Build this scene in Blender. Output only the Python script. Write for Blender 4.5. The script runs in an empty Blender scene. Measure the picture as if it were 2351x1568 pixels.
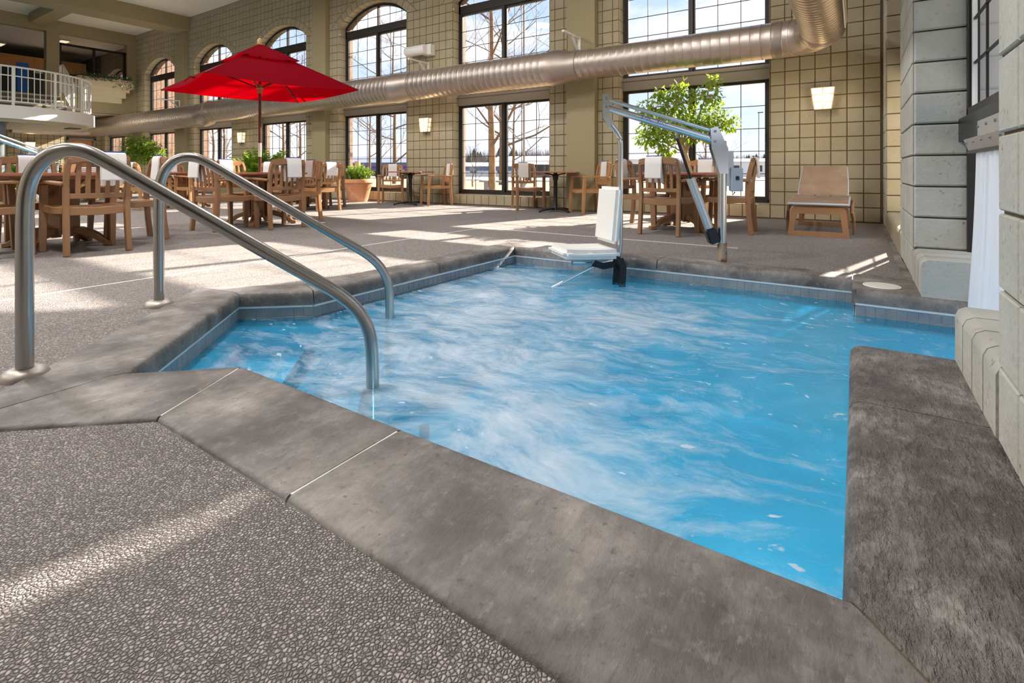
import bpy, bmesh, math, random
from mathutils import Vector, Matrix
from mathutils.geometry import tessellate_polygon
SC = bpy.context.scene
COL = SC.collection
random.seed(7)
PI = math.pi
R_ = math.radians

# ------------------------------------------------------------------ camera
F_PX, U0, HY, CAM_H, YAW = 1188.5, 1175.5, 392.8, 0.72, R_(33.6)
cd = bpy.data.cameras.new('camera')
cam = bpy.data.objects.new('camera', cd); COL.objects.link(cam)
cd.sensor_width = 36; cd.lens = 36*F_PX/2351; cd.shift_y = -(784-HY)/2351; cd.clip_start = .02; cd.clip_end = 1000
cam.location = (0, 0, CAM_H); cam.rotation_euler = (PI/2, 0, YAW)
SC.camera = cam
FW = Vector((-math.sin(YAW), math.cos(YAW))); RT = Vector((math.cos(YAW), math.sin(YAW)))
def px(p):                                     # where a point of the place falls in the photograph
    q = Vector((p[0], p[1])); t = q.dot(FW)
    if t < .05: return (-1e5, -1e5, .05)
    return (U0+F_PX*q.dot(RT)/t, HY-F_PX*(p[2]-CAM_H)/t, t)

# ------------------------------------------------------------------ node helpers
def nd(nt, typ, **kw):
    n = nt.nodes.new(typ)
    for k, v in kw.items():
        if k[0] == 'i': n.inputs[int(k[1:])].default_value = v
        else: setattr(n, k, v)
    return n
def ramp(nt, fac, stops):
    r = nt.nodes.new('ShaderNodeValToRGB'); e = r.color_ramp.elements
    while len(e) < len(stops): e.new(.5)
    for s, (p, c) in zip(e, stops):
        s.position = p; s.color = (c[0], c[1], c[2], 1) if not isinstance(c, (int, float)) else (c, c, c, 1)
    nt.links.new(fac, r.inputs[0]); return r.outputs[0]
def mixc(nt, fac, a, b, mode='MIX'):
    m = nt.nodes.new('ShaderNodeMix'); m.data_type = 'RGBA'; m.blend_type = mode
    for k, s in ((0, fac), (6, a), (7, b)):
        if isinstance(s, (int, float)): m.inputs[k].default_value = s
        elif isinstance(s, (tuple, list)): m.inputs[k].default_value = (s[0], s[1], s[2], 1)
        else: nt.links.new(s, m.inputs[k])
    return m.outputs[2]

# ------------------------------------------------------------------ sky, sun, exposure
SUN_DIR = Vector((-.27, -1.0, -.56)).normalized()      # the way the sunlight travels
w = bpy.data.worlds.new('sky'); SC.world = w; w.use_nodes = True
nt = w.node_tree; nt.nodes.clear()
tc = nd(nt, 'ShaderNodeTexCoord'); sep = nd(nt, 'ShaderNodeSeparateXYZ'); nt.links.new(tc.outputs['Generated'], sep.inputs[0])
grad = ramp(nt, sep.outputs[2], [(0, (.86, .90, .98)), (.12, (.66, .78, .97)), (.5, (.36, .55, .92)), (1, (.22, .40, .82))])
mp = nd(nt, 'ShaderNodeMapping'); mp.inputs['Scale'].default_value = (1, 1, 3.2); nt.links.new(tc.outputs['Generated'], mp.inputs[0])
no = nd(nt, 'ShaderNodeTexNoise'); no.inputs['Scale'].default_value = 3.1; no.inputs['Detail'].default_value = 7; no.inputs['Roughness'].default_value = .58
nt.links.new(mp.outputs[0], no.inputs['Vector'])
cl = ramp(nt, no.outputs[0], [(.44, 0), (.60, 1)])
skyc = mixc(nt, cl, grad, (.98, .98, 1.0))
bg = nd(nt, 'ShaderNodeBackground'); nt.links.new(skyc, bg.inputs[0]); bg.inputs[1].default_value = 1.3
wo = nd(nt, 'ShaderNodeOutputWorld'); nt.links.new(bg.outputs[0], wo.inputs[0])
sd = bpy.data.lights.new('sun', 'SUN'); sd.energy = 23; sd.angle = R_(.55); sd.color = (1, .89, .74)
sun = bpy.data.objects.new('sun', sd); COL.objects.link(sun)
sun.rotation_euler = SUN_DIR.to_track_quat('-Z', 'Y').to_euler(); sun.location = (3, 20, 12)
vs = SC.view_settings
vs.view_transform = 'Standard'; vs.look = 'None'; vs.gamma = 1; vs.use_curve_mapping = False; vs.exposure = 0.0

# ------------------------------------------------------------------ objects and meshes
def props(o, label=None, cat=None, group=None, kind=None):
    if label: o['label'] = label
    if cat: o['category'] = cat
    if group: o['group'] = group
    if kind: o['kind'] = kind
    return o
def empty(name, loc=(0, 0, 0), rz=0, label=None, cat=None, group=None, kind=None):
    o = bpy.data.objects.new(name, None); COL.objects.link(o)
    o.location = loc; o.rotation_euler = (0, 0, rz); o.empty_display_size = .1
    return props(o, label, cat, group, kind)
def inst(name, me, parent=None, mat4=None):
    o = bpy.data.objects.new(name, me); COL.objects.link(o)
    if parent: o.parent = parent
    if mat4 is not None: o.matrix_local = mat4
    return o
def copy_tree(o, parent=None):
    c = o.copy(); COL.objects.link(c)
    if parent: c.parent = parent; c.matrix_parent_inverse = o.matrix_parent_inverse.copy()
    for ch in list(o.children): copy_tree(ch, c)
    return c
class MB:
    def __init__(s): s.v = []; s.f = []
    def add(s, vs, fs):
        n = len(s.v); s.v += [tuple(p) for p in vs]; s.f += [tuple(i+n for i in f) for f in fs]; return s
    def quad(s, *p): return s.add(p, [tuple(range(len(p)))])
    def box(s, x0, x1, y0, y1, z0, z1):
        return s.add([(x, y, z) for x in (x0, x1) for y in (y0, y1) for z in (z0, z1)],
            [(0, 1, 3, 2), (4, 6, 7, 5), (0, 4, 5, 1), (2, 3, 7, 6), (0, 2, 6, 4), (1, 5, 7, 3)])
    def sweep(s, pts, prof, side=None, closed=False, scale=None):   # profile (along side, along normal) carried along a path
        pts = [Vector(p) for p in pts]; n = len(pts); k = len(prof); vs = []
        for i, p in enumerate(pts):
            if closed: t = pts[(i+1) % n]-pts[i-1]
            else: t = pts[min(i+1, n-1)]-pts[max(i-1, 0)]
            t = t.normalized()
            sv = Vector(side) if side is not None else (Vector((0, 0, 1)).cross(t) if abs(t.z) < .98 else Vector((1, 0, 0)))
            sv = (sv-t*sv.dot(t)).normalized(); nv = t.cross(sv)
            q = scale[i] if scale else 1
            vs += [p+sv*a*q+nv*b*q for a, b in prof]
        fs = []
        for i in range(n if closed else n-1):
            a = i*k; b = ((i+1) % n)*k
            fs += [(a+j, a+(j+1) % k, b+(j+1) % k, b+j) for j in range(k)]
        if not closed: fs += [tuple(range(k))[::-1], tuple(range((n-1)*k, n*k))]
        return s.add(vs, fs)
    def beam(s, pts, w, d, side=None, scale=None):
        return s.sweep(pts, [(-w/2, -d/2), (w/2, -d/2), (w/2, d/2), (-w/2, d/2)], side, scale=scale)
    def tube(s, pts, r, n=10, side=None):
        pr = [(math.cos(2*PI*i/n), math.sin(2*PI*i/n)) for i in range(n)]
        rs = r if isinstance(r, (list, tuple)) else [r]*len(pts)
        return s.sweep(pts, pr, side, scale=rs)
    def lathe(s, prof, n=24, c=(0, 0, 0)):
        k = len(prof); vs = []
        for i in range(n):
            a = 2*PI*i/n; vs += [(c[0]+r*math.cos(a), c[1]+r*math.sin(a), c[2]+z) for r, z in prof]
        fs = [(i*k+j, ((i+1) % n)*k+j, ((i+1) % n)*k+j+1, i*k+j+1) for i in range(n) for j in range(k-1)]
        if prof[0][0] > 1e-5: fs.append(tuple(i*k for i in range(n))[::-1])
        if prof[-1][0] > 1e-5: fs.append(tuple(i*k+k-1 for i in range(n)))
        return s.add(vs, fs)
    def prism(s, poly, z0, z1):
        n = len(poly); vs = [(x, y, z0) for x, y in poly]+[(x, y, z1) for x, y in poly]
        return s.add(vs, [tuple(range(n))[::-1], tuple(range(n, 2*n))]+[(i, (i+1) % n, n+(i+1) % n, n+i) for i in range(n)])
    def mesh(s, name, mat=None, smooth=None, bevel=0, seg=1, flat=False):
        me = bpy.data.meshes.new(name); me.from_pydata(s.v, [], s.f)
        if not flat and (bevel or len(s.f) < 20000):
            b = bmesh.new(); b.from_mesh(me)
            if bevel:
                bmesh.ops.remove_doubles(b, verts=b.verts, dist=1e-6)
                bmesh.ops.bevel(b, geom=list(b.edges), offset=bevel, segments=seg, affect='EDGES', clamp_overlap=True)
            bmesh.ops.recalc_face_normals(b, faces=b.faces); b.to_mesh(me); b.free()
        if smooth:
            me.polygons.foreach_set('use_smooth', [True]*len(me.polygons))
            if smooth < 179: me.set_sharp_from_angle(angle=R_(smooth))
        if mat: me.materials.append(mat)
        me.update(); return me
    def build(s, name, mat, parent=None, smooth=None, bevel=0, seg=1, kind=None, flat=False):
        o = inst(name, s.mesh(name, mat, smooth, bevel, seg, flat), parent)
        if kind: o['kind'] = kind
        return o
def arc(c, r, a0, a1, n, plane='xz'):
    o = []
    for i in range(n+1):
        a = R_(a0+(a1-a0)*i/n); p, q = r*math.cos(a), r*math.sin(a)
        o.append({'xz': (c[0]+p, c[1], c[2]+q), 'xy': (c[0]+p, c[1]+q, c[2]), 'yz': (c[0], c[1]+p, c[2]+q)}[plane])
    return o
def struct(name, mb, mat, parent=None, **kw):
    o = mb.build(name, mat, parent, **kw)
    if not parent: o['kind'] = 'structure'
    return o

# ------------------------------------------------------------------ materials
MATS = {}
def mat(name, col, rough=.5, metal=0, var=None, var2=None, bump=None, spec=.5, coords='Object', emit=None, ani=None):
    m = bpy.data.materials.new(name); m.use_nodes = True; nt = m.node_tree; b = nt.nodes['Principled BSDF']
    b.inputs['Base Color'].default_value = (*col, 1); b.inputs['Roughness'].default_value = rough; b.inputs['Metallic'].default_value = metal
    b.inputs['Specular IOR Level'].default_value = spec
    tc = nd(nt, 'ShaderNodeTexCoord')
    src = nd(nt, 'ShaderNodeNewGeometry').outputs['Position'] if coords == 'World' else tc.outputs[coords]
    c = None
    def noise(scale, detail=4, stretch=None):
        n = nd(nt, 'ShaderNodeTexNoise'); n.inputs['Scale'].default_value = scale; n.inputs['Detail'].default_value = detail
        if stretch:
            mp = nd(nt, 'ShaderNodeMapping'); mp.inputs['Scale'].default_value = stretch; nt.links.new(src, mp.inputs[0]); nt.links.new(mp.outputs[0], n.inputs['Vector'])
        else: nt.links.new(src, n.inputs['Vector'])
        return n.outputs[0]
    for v in (var, var2):
        if v:                                        # (scale, other colour, lo, hi[, stretch])
            f = ramp(nt, noise(v[0], 5, v[4] if len(v) > 4 else None), [(v[2], 0), (v[3], 1)])
            c = mixc(nt, f, c if c is not None else col, v[1])
    if c is not None: nt.links.new(c, b.inputs['Base Color'])
    if bump:
        bp = nd(nt, 'ShaderNodeBump'); bp.inputs['Strength'].default_value = bump[1]; bp.inputs['Distance'].default_value = bump[2] if len(bump) > 2 else .01
        nt.links.new(noise(bump[0], 4, bump[3] if len(bump) > 3 else None), bp.inputs['Height']); nt.links.new(bp.outputs[0], b.inputs['Normal'])
    if emit:
        b.inputs['Emission Color'].default_value = (*emit[0], 1); b.inputs['Emission Strength'].default_value = emit[1]
    MATS[name] = m; return m
mat('block', (.37, .32, .215), .8, var=(60, (.28, .235, .15), .60, .70), var2=(2.2, (.40, .355, .255), .4, .65), bump=(70, .35, .004), coords='World', spec=.3)
mat('mortar', (.14, .11, .07), .9, bump=(60, .4, .004), coords='World', spec=.2)
mat('paint_olive', (.34, .285, .17), .6, bump=(120, .06, .002), coords='World', spec=.3)
mat('paint_cream', (.56, .50, .36), .6, bump=(120, .06, .002), coords='World', spec=.3)
mat('paint_white', (.80, .79, .76), .5, coords='World', spec=.3)
mat('ceiling_paint', (.78, .75, .68), .8, coords='World', spec=.2)
mat('bronze', (.028, .024, .022), .42, .3)
mat('black_metal', (.012, .012, .013), .4, .2)
mat('transom_metal', (.30, .28, .25), .42, .6)
mat('aluminium', (.62, .62, .62), .38, .9, bump=(40, .05, .002))
mat('steel', (.45, .44, .43), .28, 1, bump=(260, .05, .001, (1, 1, .06)))
mat('lift_steel', (.72, .74, .76), .2, 1)
mat('teak', (.31, .165, .08), .48, var=(3, (.26, .135, .065), .35, .7), bump=(90, .06, .002))
mat('teak_light', (.44, .235, .10), .45, var=(3, (.37, .19, .08), .35, .7), bump=(90, .06, .002))
mat('table_top', (.42, .17, .10), .25, var=(5, (.35, .135, .08), .35, .7))
mat('terry', (.80, .79, .80), .95, bump=(220, .6, .006), spec=.1)
mat('towel_band', (.03, .07, .30), .9, spec=.1)
mat('white_plastic', (.83, .83, .81), .35, bump=(30, .05, .003))
mat('black_plastic', (.012, .012, .014), .35)
mat('black_web', (.02, .02, .024), .8, bump=(160, .3, .003))
mat('grey_plastic', (.42, .47, .55), .4)
mat('terracotta', (.62, .27, .13), .75, var=(5, (.70, .42, .27), .52, .72), bump=(40, .15, .003))
mat('soil', (.05, .035, .022), .95)
mat('bark', (.16, .11, .07), .9, bump=(18, .6, .02))
mat('trunk_bark', (.24, .165, .10), .85, var=(7, (.17, .115, .075), .4, .6), bump=(20, .4, .01))
mat('pale_bark', (.42, .30, .17), .8, bump=(30, .3, .01))
mat('duct', (.50, .44, .40), .40, .9, var=(6, (.46, .40, .36), .4, .7), bump=(25, .06, .003))
mat('duct_seam', (.60, .52, .44), .35, .95)
mat('asphalt', (.20, .19, .19), .9, var=(.5, (.26, .25, .24), .4, .7), coords='World')
mat('snow', (.66, .67, .70), .8, var=(.8, (.70, .66, .60), .6, .75), coords='World')
mat('dry_grass', (.44, .33, .18), .95, var=(1.2, (.34, .26, .15), .4, .65), bump=(9, .5, .05), coords='World')
mat('twig', (.13, .10, .085), .9)
mat('far_wood', (.20, .17, .16), 1)
mat('evergreen', (.05, .075, .045), 1)
mat('brick', (.36, .25, .19), .85, var=(9, (.29, .19, .14), .4, .6), coords='World')
mat('brick_joint', (.52, .45, .38), .9, coords='World')
mat('slate_blue', (.13, .19, .32), .6)
mat('signal_red', (.55, .05, .04), .6)
mat('deep_blue', (.03, .07, .35), .6)
mat('roof_grey', (.28, .30, .35), .8)
mat('car_dark', (.03, .035, .05), .25)
mat('door_wood', (.50, .25, .10), .45, var=(3, (.43, .20, .075), .35, .7, (6, 6, .5)), coords='World')
mat('door_frame', (.22, .23, .24), .5)
mat('grey_column', (.12, .14, .15), .5)
mat('dark_wall', (.035, .03, .028), .8)
mat('dark_mid', (.16, .14, .13), .8)
mat('umbrella_red', (.48, .004, .012), .8, bump=(300, .15, .002), spec=.2)
mat('pole_brown', (.10, .028, .018), .35)
mat('finial_wood', (.38, .21, .08), .4)
mat('sling', (.27, .18, .125), .85, bump=(400, .25, .001), var=(4, (.33, .25, .19), .4, .7), spec=.2)
mat('chaise_frame', (.29, .155, .08), .5, bump=(90, .05, .002))
mat('joint_white', (.78, .77, .73), .7)
mat('grout', (.62, .60, .52), .8)
mat('tile', (.20, .23, .28), .22, var=(9, (.27, .29, .31), .4, .6), coords='World')
mat('bullnose', (.72, .78, .82), .35)
mat('plaster', (.72, .90, .95), .7, coords='World')
mat('step_tile', (.11, .10, .10), .5, coords='World')
mat('skimmer_white', (.70, .66, .60), .5)
mat('screw', (.35, .35, .36), .35, .9)
mat('caulk_black', (.01, .01, .01), .7)
mat('yellow_paint', (.75, .42, .03), .6)
mat('blue_paint', (.02, .16, .60), .5)
mat('lamp_glow', (.9, .8, .6), .5, emit=((1, .82, .55), .85))
mat('lamp_glow_far', (.9, .8, .6), .5, emit=((1, .78, .45), 1.5))
mat('lamp_white', (.9, .9, .9), .5, emit=((1, .96, .9), 6))
mat('sconce_frame', (.40, .30, .20), .5, .3)
mat('stone_rough', (.42, .415, .375), .85, var=(35, (.26, .22, .16), .62, .70), var2=(3, (.49, .485, .445), .4, .65), bump=(45, .7, .008), coords='World', spec=.3)
for n, c, c2 in (('leaf', (.11, .24, .025), (.30, .42, .05)), ('leaf_dark', (.045, .13, .025), (.12, .24, .04)), ('leaf_garland', (.03, .10, .045), (.08, .18, .09))):
    m = mat(n, c, .42, var=(9, c2, .42, .62)); nt = m.node_tree; b = nt.nodes['Principled BSDF']
    tl = nd(nt, 'ShaderNodeBsdfTranslucent'); tl.inputs[0].default_value = (c2[0]*1.3, c2[1]*1.3, c2[2], 1)
    mx = nd(nt, 'ShaderNodeMixShader'); mx.inputs[0].default_value = .4
    nt.links.new(b.outputs[0], mx.inputs[1]); nt.links.new(tl.outputs[0], mx.inputs[2]); nt.links.new(mx.outputs[0], nt.nodes['Material Output'].inputs[0])
mat('flower_red', (.75, .03, .10), .6); mat('flower_white', (.8, .8, .8), .6)
def sheer(name, col, rough, fac_t, fac_tr, spec=.5, tcol=None):        # cloth or vinyl that lets light through
    m = mat(name, col, rough, spec=spec); nt = m.node_tree; b = nt.nodes['Principled BSDF']
    tl = nd(nt, 'ShaderNodeBsdfTranslucent'); tl.inputs[0].default_value = (*(tcol or col), 1)
    tp = nd(nt, 'ShaderNodeBsdfTransparent')
    m1 = nd(nt, 'ShaderNodeMixShader'); m1.inputs[0].default_value = fac_t
    m2 = nd(nt, 'ShaderNodeMixShader'); m2.inputs[0].default_value = fac_tr
    nt.links.new(b.outputs[0], m1.inputs[1]); nt.links.new(tl.outputs[0], m1.inputs[2])
    nt.links.new(m1.outputs[0], m2.inputs[1]); nt.links.new(tp.outputs[0], m2.inputs[2]); nt.links.new(m2.outputs[0], nt.nodes['Material Output'].inputs[0])
sheer('vinyl', (.93, .95, .98), .3, .6, .16)
sheer('canopy_cloth', (.15, .0015, .009), .95, .42, 0, .03, (.42, .0, .003))
def facing(nt, base, normal=None, power=4.5):
    lw = nd(nt, 'ShaderNodeLayerWeight'); lw.inputs['Blend'].default_value = .5
    if normal is not None: nt.links.new(normal, lw.inputs['Normal'])
    p = nd(nt, 'ShaderNodeMath'); p.operation = 'POWER'; nt.links.new(lw.outputs['Facing'], p.inputs[0]); p.inputs[1].default_value = power
    q = nd(nt, 'ShaderNodeMath'); q.operation = 'MULTIPLY_ADD'; nt.links.new(p.outputs[0], q.inputs[0]); q.inputs[1].default_value = 1-base; q.inputs[2].default_value = base
    return q.outputs[0]
def glass(name, tint, refl):
    m = bpy.data.materials.new(name); m.use_nodes = True; nt = m.node_tree; nt.nodes.clear()
    tp = nd(nt, 'ShaderNodeBsdfTransparent'); tp.inputs[0].default_value = (*tint, 1)
    gl = nd(nt, 'ShaderNodeBsdfGlossy'); gl.inputs['Roughness'].default_value = .02
    fr = facing(nt, refl)
    mx = nd(nt, 'ShaderNodeMixShader'); o = nd(nt, 'ShaderNodeOutputMaterial')
    nt.links.new(fr, mx.inputs[0]); nt.links.new(tp.outputs[0], mx.inputs[1]); nt.links.new(gl.outputs[0], mx.inputs[2]); nt.links.new(mx.outputs[0], o.inputs[0])
    MATS[name] = m
glass('pane', (.95, .96, .97), .02); glass('dark_pane', (.55, .55, .55), .04)
# exposed pebble aggregate
m = mat('pebble', (.5, .45, .4), .75, spec=.35); nt = m.node_tree; b = nt.nodes['Principled BSDF']
ge = nd(nt, 'ShaderNodeNewGeometry')
vo = nd(nt, 'ShaderNodeTexVoronoi'); vo.inputs['Scale'].default_value = 145; vo.inputs['Randomness'].default_value = .95; nt.links.new(ge.outputs['Position'], vo.inputs['Vector'])
ve = nd(nt, 'ShaderNodeTexVoronoi'); ve.feature = 'DISTANCE_TO_EDGE'; ve.inputs['Scale'].default_value = 145; ve.inputs['Randomness'].default_value = .95; nt.links.new(ge.outputs['Position'], ve.inputs['Vector'])
sp = nd(nt, 'ShaderNodeSeparateColor'); nt.links.new(vo.outputs['Color'], sp.inputs[0])
st = ramp(nt, sp.outputs[0], [(0, (.23, .203, .196)), (.3, (.34, .308, .297)), (.65, (.44, .403, .39)), (1, (.62, .575, .56))])
edge_shade = ramp(nt, ve.outputs['Distance'], [(.0, 0), (.07, .6), (.22, 1)])  # dark joints, plus shading painted towards each edge to round the stones
nl = nd(nt, 'ShaderNodeTexNoise'); nl.inputs['Scale'].default_value = .9; nl.inputs['Detail'].default_value = 4; nt.links.new(ge.outputs['Position'], nl.inputs['Vector'])
st2 = mixc(nt, ramp(nt, nl.outputs[0], [(.3, 0), (.7, .35)]), st, (.42, .385, .37))
nt.links.new(mixc(nt, edge_shade, (.095, .083, .079), st2), b.inputs['Base Color'])
bp = nd(nt, 'ShaderNodeBump'); bp.inputs['Strength'].default_value = .85; bp.inputs['Distance'].default_value = .006
nt.links.new(ramp(nt, ve.outputs['Distance'], [(0, 0), (.25, .8), (.5, 1)]), bp.inputs['Height']); nt.links.new(bp.outputs[0], b.inputs['Normal'])
# trowelled concrete of the coping, smooth along the long sides, spalled beside the wall
def nz(sc, det, ro=.6, stretch=None):
    n = nd(nt, 'ShaderNodeTexNoise'); n.inputs['Scale'].default_value = sc; n.inputs['Detail'].default_value = det; n.inputs['Roughness'].default_value = ro
    if stretch:
        mp = nd(nt, 'ShaderNodeMapping'); mp.inputs['Scale'].default_value = stretch; nt.links.new(ge.outputs['Position'], mp.inputs[0]); nt.links.new(mp.outputs[0], n.inputs['Vector'])
    else: nt.links.new(ge.outputs['Position'], n.inputs['Vector'])
    return n.outputs[0]
for cname, bstr in (('coping', .28), ('coping_rough', 1.0)):
    m = mat(cname, (.2, .2, .2), .62, spec=.45); nt = m.node_tree; b = nt.nodes['Principled BSDF']
    ge = nd(nt, 'ShaderNodeNewGeometry')
    base = ramp(nt, nz(2.6, 8, .62), [(.34, (.085, .075, .070)), (.46, (.145, .131, .124)), (.56, (.24, .221, .211)), (.67, (.40, .375, .362))])
    base = mixc(nt, ramp(nt, nz(11, 6), [(.54, 0), (.70, .55)]), base, (.33, .31, .295))
    base = mixc(nt, ramp(nt, nz(46, 4), [(.60, 0), (.70, .6)]), base, (.07, .06, .055))
    base = mixc(nt, ramp(nt, nz(17, 8, .75, (1.6, .55, 1)), [(.42, .55 if bstr > .5 else .25), (.55, 0)]), base, (.085, .075, .07))
    base = mixc(nt, ramp(nt, nz(30, 8, .75, (1.2, .6, 1)), [(.56, 0), (.70, .5)]), base, (.40, .385, .375))
    nt.links.new(base, b.inputs['Base Color'])
    nt.links.new(ramp(nt, nz(5, 6), [(.35, .42), (.7, .8)]), b.inputs['Roughness'])
    bp = nd(nt, 'ShaderNodeBump'); bp.inputs['Strength'].default_value = bstr; bp.inputs['Distance'].default_value = .006
    hm = nd(nt, 'ShaderNodeMath'); hm.operation = 'ADD'; nt.links.new(ramp(nt, nz(26, 6, .7, (1, .45, 1)), [(.38, 0), (.55, 1)]), hm.inputs[0]); nt.links.new(nz(120, 3, .6, (1, .25, 1)), hm.inputs[1])
    nt.links.new(hm.outputs[0], bp.inputs['Height']); nt.links.new(bp.outputs[0], b.inputs['Normal'])
# churning spa water: clear tinted water, milky with air, foam on top
m = bpy.data.materials.new('water'); m.use_nodes = True; nt = m.node_tree; nt.nodes.clear(); MATS['water'] = m
ge = nd(nt, 'ShaderNodeNewGeometry')
wn = nd(nt, 'ShaderNodeTexNoise'); wn.inputs['Scale'].default_value = 1.6; wn.inputs['Detail'].default_value = 3; nt.links.new(ge.outputs['Position'], wn.inputs['Vector'])
wv = nd(nt, 'ShaderNodeVectorMath'); wv.operation = 'MULTIPLY_ADD'; nt.links.new(wn.outputs['Color'], wv.inputs[0]); wv.inputs[1].default_value = (.5, .5, 0); nt.links.new(ge.outputs['Position'], wv.inputs[2])
def wz(sc, det, ro=.6, stretch=(1, 1, 1), warp=True):
    n = nd(nt, 'ShaderNodeTexNoise'); n.inputs['Scale'].default_value = sc; n.inputs['Detail'].default_value = det; n.inputs['Roughness'].default_value = ro
    mp = nd(nt, 'ShaderNodeMapping'); mp.inputs['Scale'].default_value = stretch; mp.inputs['Rotation'].default_value = (0, 0, R_(-33.6))
    nt.links.new(wv.outputs[0] if warp else ge.outputs['Position'], mp.inputs[0]); nt.links.new(mp.outputs[0], n.inputs['Vector']); return n.outputs[0]
def math2(op, a, b_):
    n = nd(nt, 'ShaderNodeMath'); n.operation = op
    for i, s in enumerate((a, b_)):
        if isinstance(s, (int, float)): n.inputs[i].default_value = s
        else: nt.links.new(s, n.inputs[i])
    n.use_clamp = True; return n.outputs[0]
def blob(c, r):                                    # where the jets stir the water
    d = nd(nt, 'ShaderNodeVectorMath'); d.operation = 'DISTANCE'; nt.links.new(ge.outputs['Position'], d.inputs[0]); d.inputs[1].default_value = (c[0], c[1], -.16)
    return ramp(nt, math2('DIVIDE', d.outputs['Value'], r), [(0, 1), (1, 0)])
jets = blob((-1.55, 1.95), 1.25)
for c, r in (((-1.0, 1.55), .8), ((-2.2, 2.9), .95), ((-1.9, 2.6), 1.2), ((-2.35, 3.5), .8), ((-.75, 1.35), .6), ((-1.2, 3.0), .9)): jets = math2('MAXIMUM', jets, blob(c, r))
foam = ramp(nt, math2('ADD', math2('MULTIPLY', jets, .36), wz(4.2, 12, .68, (1, 2.0, 1))), [(.54, 0), (.66, .24), (.80, .52), (.98, .82)])
streak = ramp(nt, wz(9, 7, .7, (1, 2.4, 1)), [(.60, 0), (.76, .8)])
glint_fleck = ramp(nt, wz(13, 3, .5, (1, 1.6, 1)), [(.665, 0), (.71, .75)])  # painted glints: pale flecks standing in for reflections on the ripples
foam = math2('MAXIMUM', foam, glint_fleck)
foam_glints = math2('MAXIMUM', foam, math2('MULTIPLY', streak, math2('ADD', math2('MULTIPLY', jets, .7), .18)))
tint = nd(nt, 'ShaderNodeBsdfTransparent'); tint.inputs[0].default_value = (.30, .78, .95, 1)
milk = nd(nt, 'ShaderNodeBsdfDiffuse'); nt.links.new(mixc(nt, wz(2.2, 5), (.006, .24, .58), (.04, .50, .84)), milk.inputs[0])
fo = nd(nt, 'ShaderNodeBsdfDiffuse'); fo.inputs[0].default_value = (.66, .75, .86, 1)
m1 = nd(nt, 'ShaderNodeMixShader'); m1.inputs[0].default_value = .30; nt.links.new(tint.outputs[0], m1.inputs[1]); nt.links.new(milk.outputs[0], m1.inputs[2])
m2 = nd(nt, 'ShaderNodeMixShader'); nt.links.new(foam_glints, m2.inputs[0]); nt.links.new(m1.outputs[0], m2.inputs[1]); nt.links.new(fo.outputs[0], m2.inputs[2])
gl = nd(nt, 'ShaderNodeBsdfGlossy'); gl.inputs['Roughness'].default_value = .06
bp = nd(nt, 'ShaderNodeBump'); bp.inputs['Strength'].default_value = .45; bp.inputs['Distance'].default_value = .02
nt.links.new(math2('ADD', math2('MULTIPLY', wz(7, 6, .6, (1, 1.8, 1)), .7), math2('MULTIPLY', wz(28, 4, .6, (1, 1.8, 1)), .3)), bp.inputs['Height'])
for n in (gl, milk): nt.links.new(bp.outputs[0], n.inputs['Normal'])
m3 = nd(nt, 'ShaderNodeMixShader'); nt.links.new(facing(nt, .02, bp.outputs[0], 5), m3.inputs[0]); nt.links.new(m2.outputs[0], m3.inputs[1]); nt.links.new(gl.outputs[0], m3.inputs[2])
nt.links.new(m3.outputs[0], nd(nt, 'ShaderNodeOutputMaterial').inputs[0])
M = MATS
# ================================================================== the setting
YW, YG, YE = 8.81, 9.06, 9.23          # window wall: inner face, glass, outer brick face
XR, XG = .315, .62                      # right wall: inner face, glass
XF, XM = -27.1, -23.7                   # far wall under the mezzanine, mezzanine front
ZC = 6.08                               # ceiling
CO, BW = .2025, .198                    # block course and width
W0, PER, WID = -3.55, 3.874, 2.446      # first window's left edge, spacing, width
SILL, SPR, RISE = .2025, 4.50, .45
RAD = (WID*WID/4+RISE*RISE)/(2*RISE)
WZ = -.16                               # spa water level
V = Vector

# ---- block plates: one mesh for each size, laid on a face given by origin, along, up, out
PLATES = {}
def plate(w, h, d, c, m):
    k = (round(w, 3), round(h, 3), d, c, m)
    if k not in PLATES:
        o = [(0, 0), (w, 0), (w, h), (0, h)]; i = [(c, c), (w-c, c), (w-c, h-c), (c, h-c)]
        b = MB(); b.add([(x, y, 0) for x, y in o]+[(x, y, d-c) for x, y in o]+[(x, y, d) for x, y in i],
            [(4*r+j, 4*r+(j+1) % 4, 4*r+4+(j+1) % 4, 4*r+4+j) for r in (0, 1) for j in range(4)]+[(8, 9, 10, 11)])
        PLATES[k] = b.mesh('plate', M[m], smooth=None)
    return PLATES[k]
def frame4(o, u, n):
    u = V(u).normalized(); n = V(n).normalized(); v = n.cross(u)
    return Matrix(((u.x, v.x, n.x, o[0]), (u.y, v.y, n.y, o[1]), (u.z, v.z, n.z, o[2]), (0, 0, 0, 1)))
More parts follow.
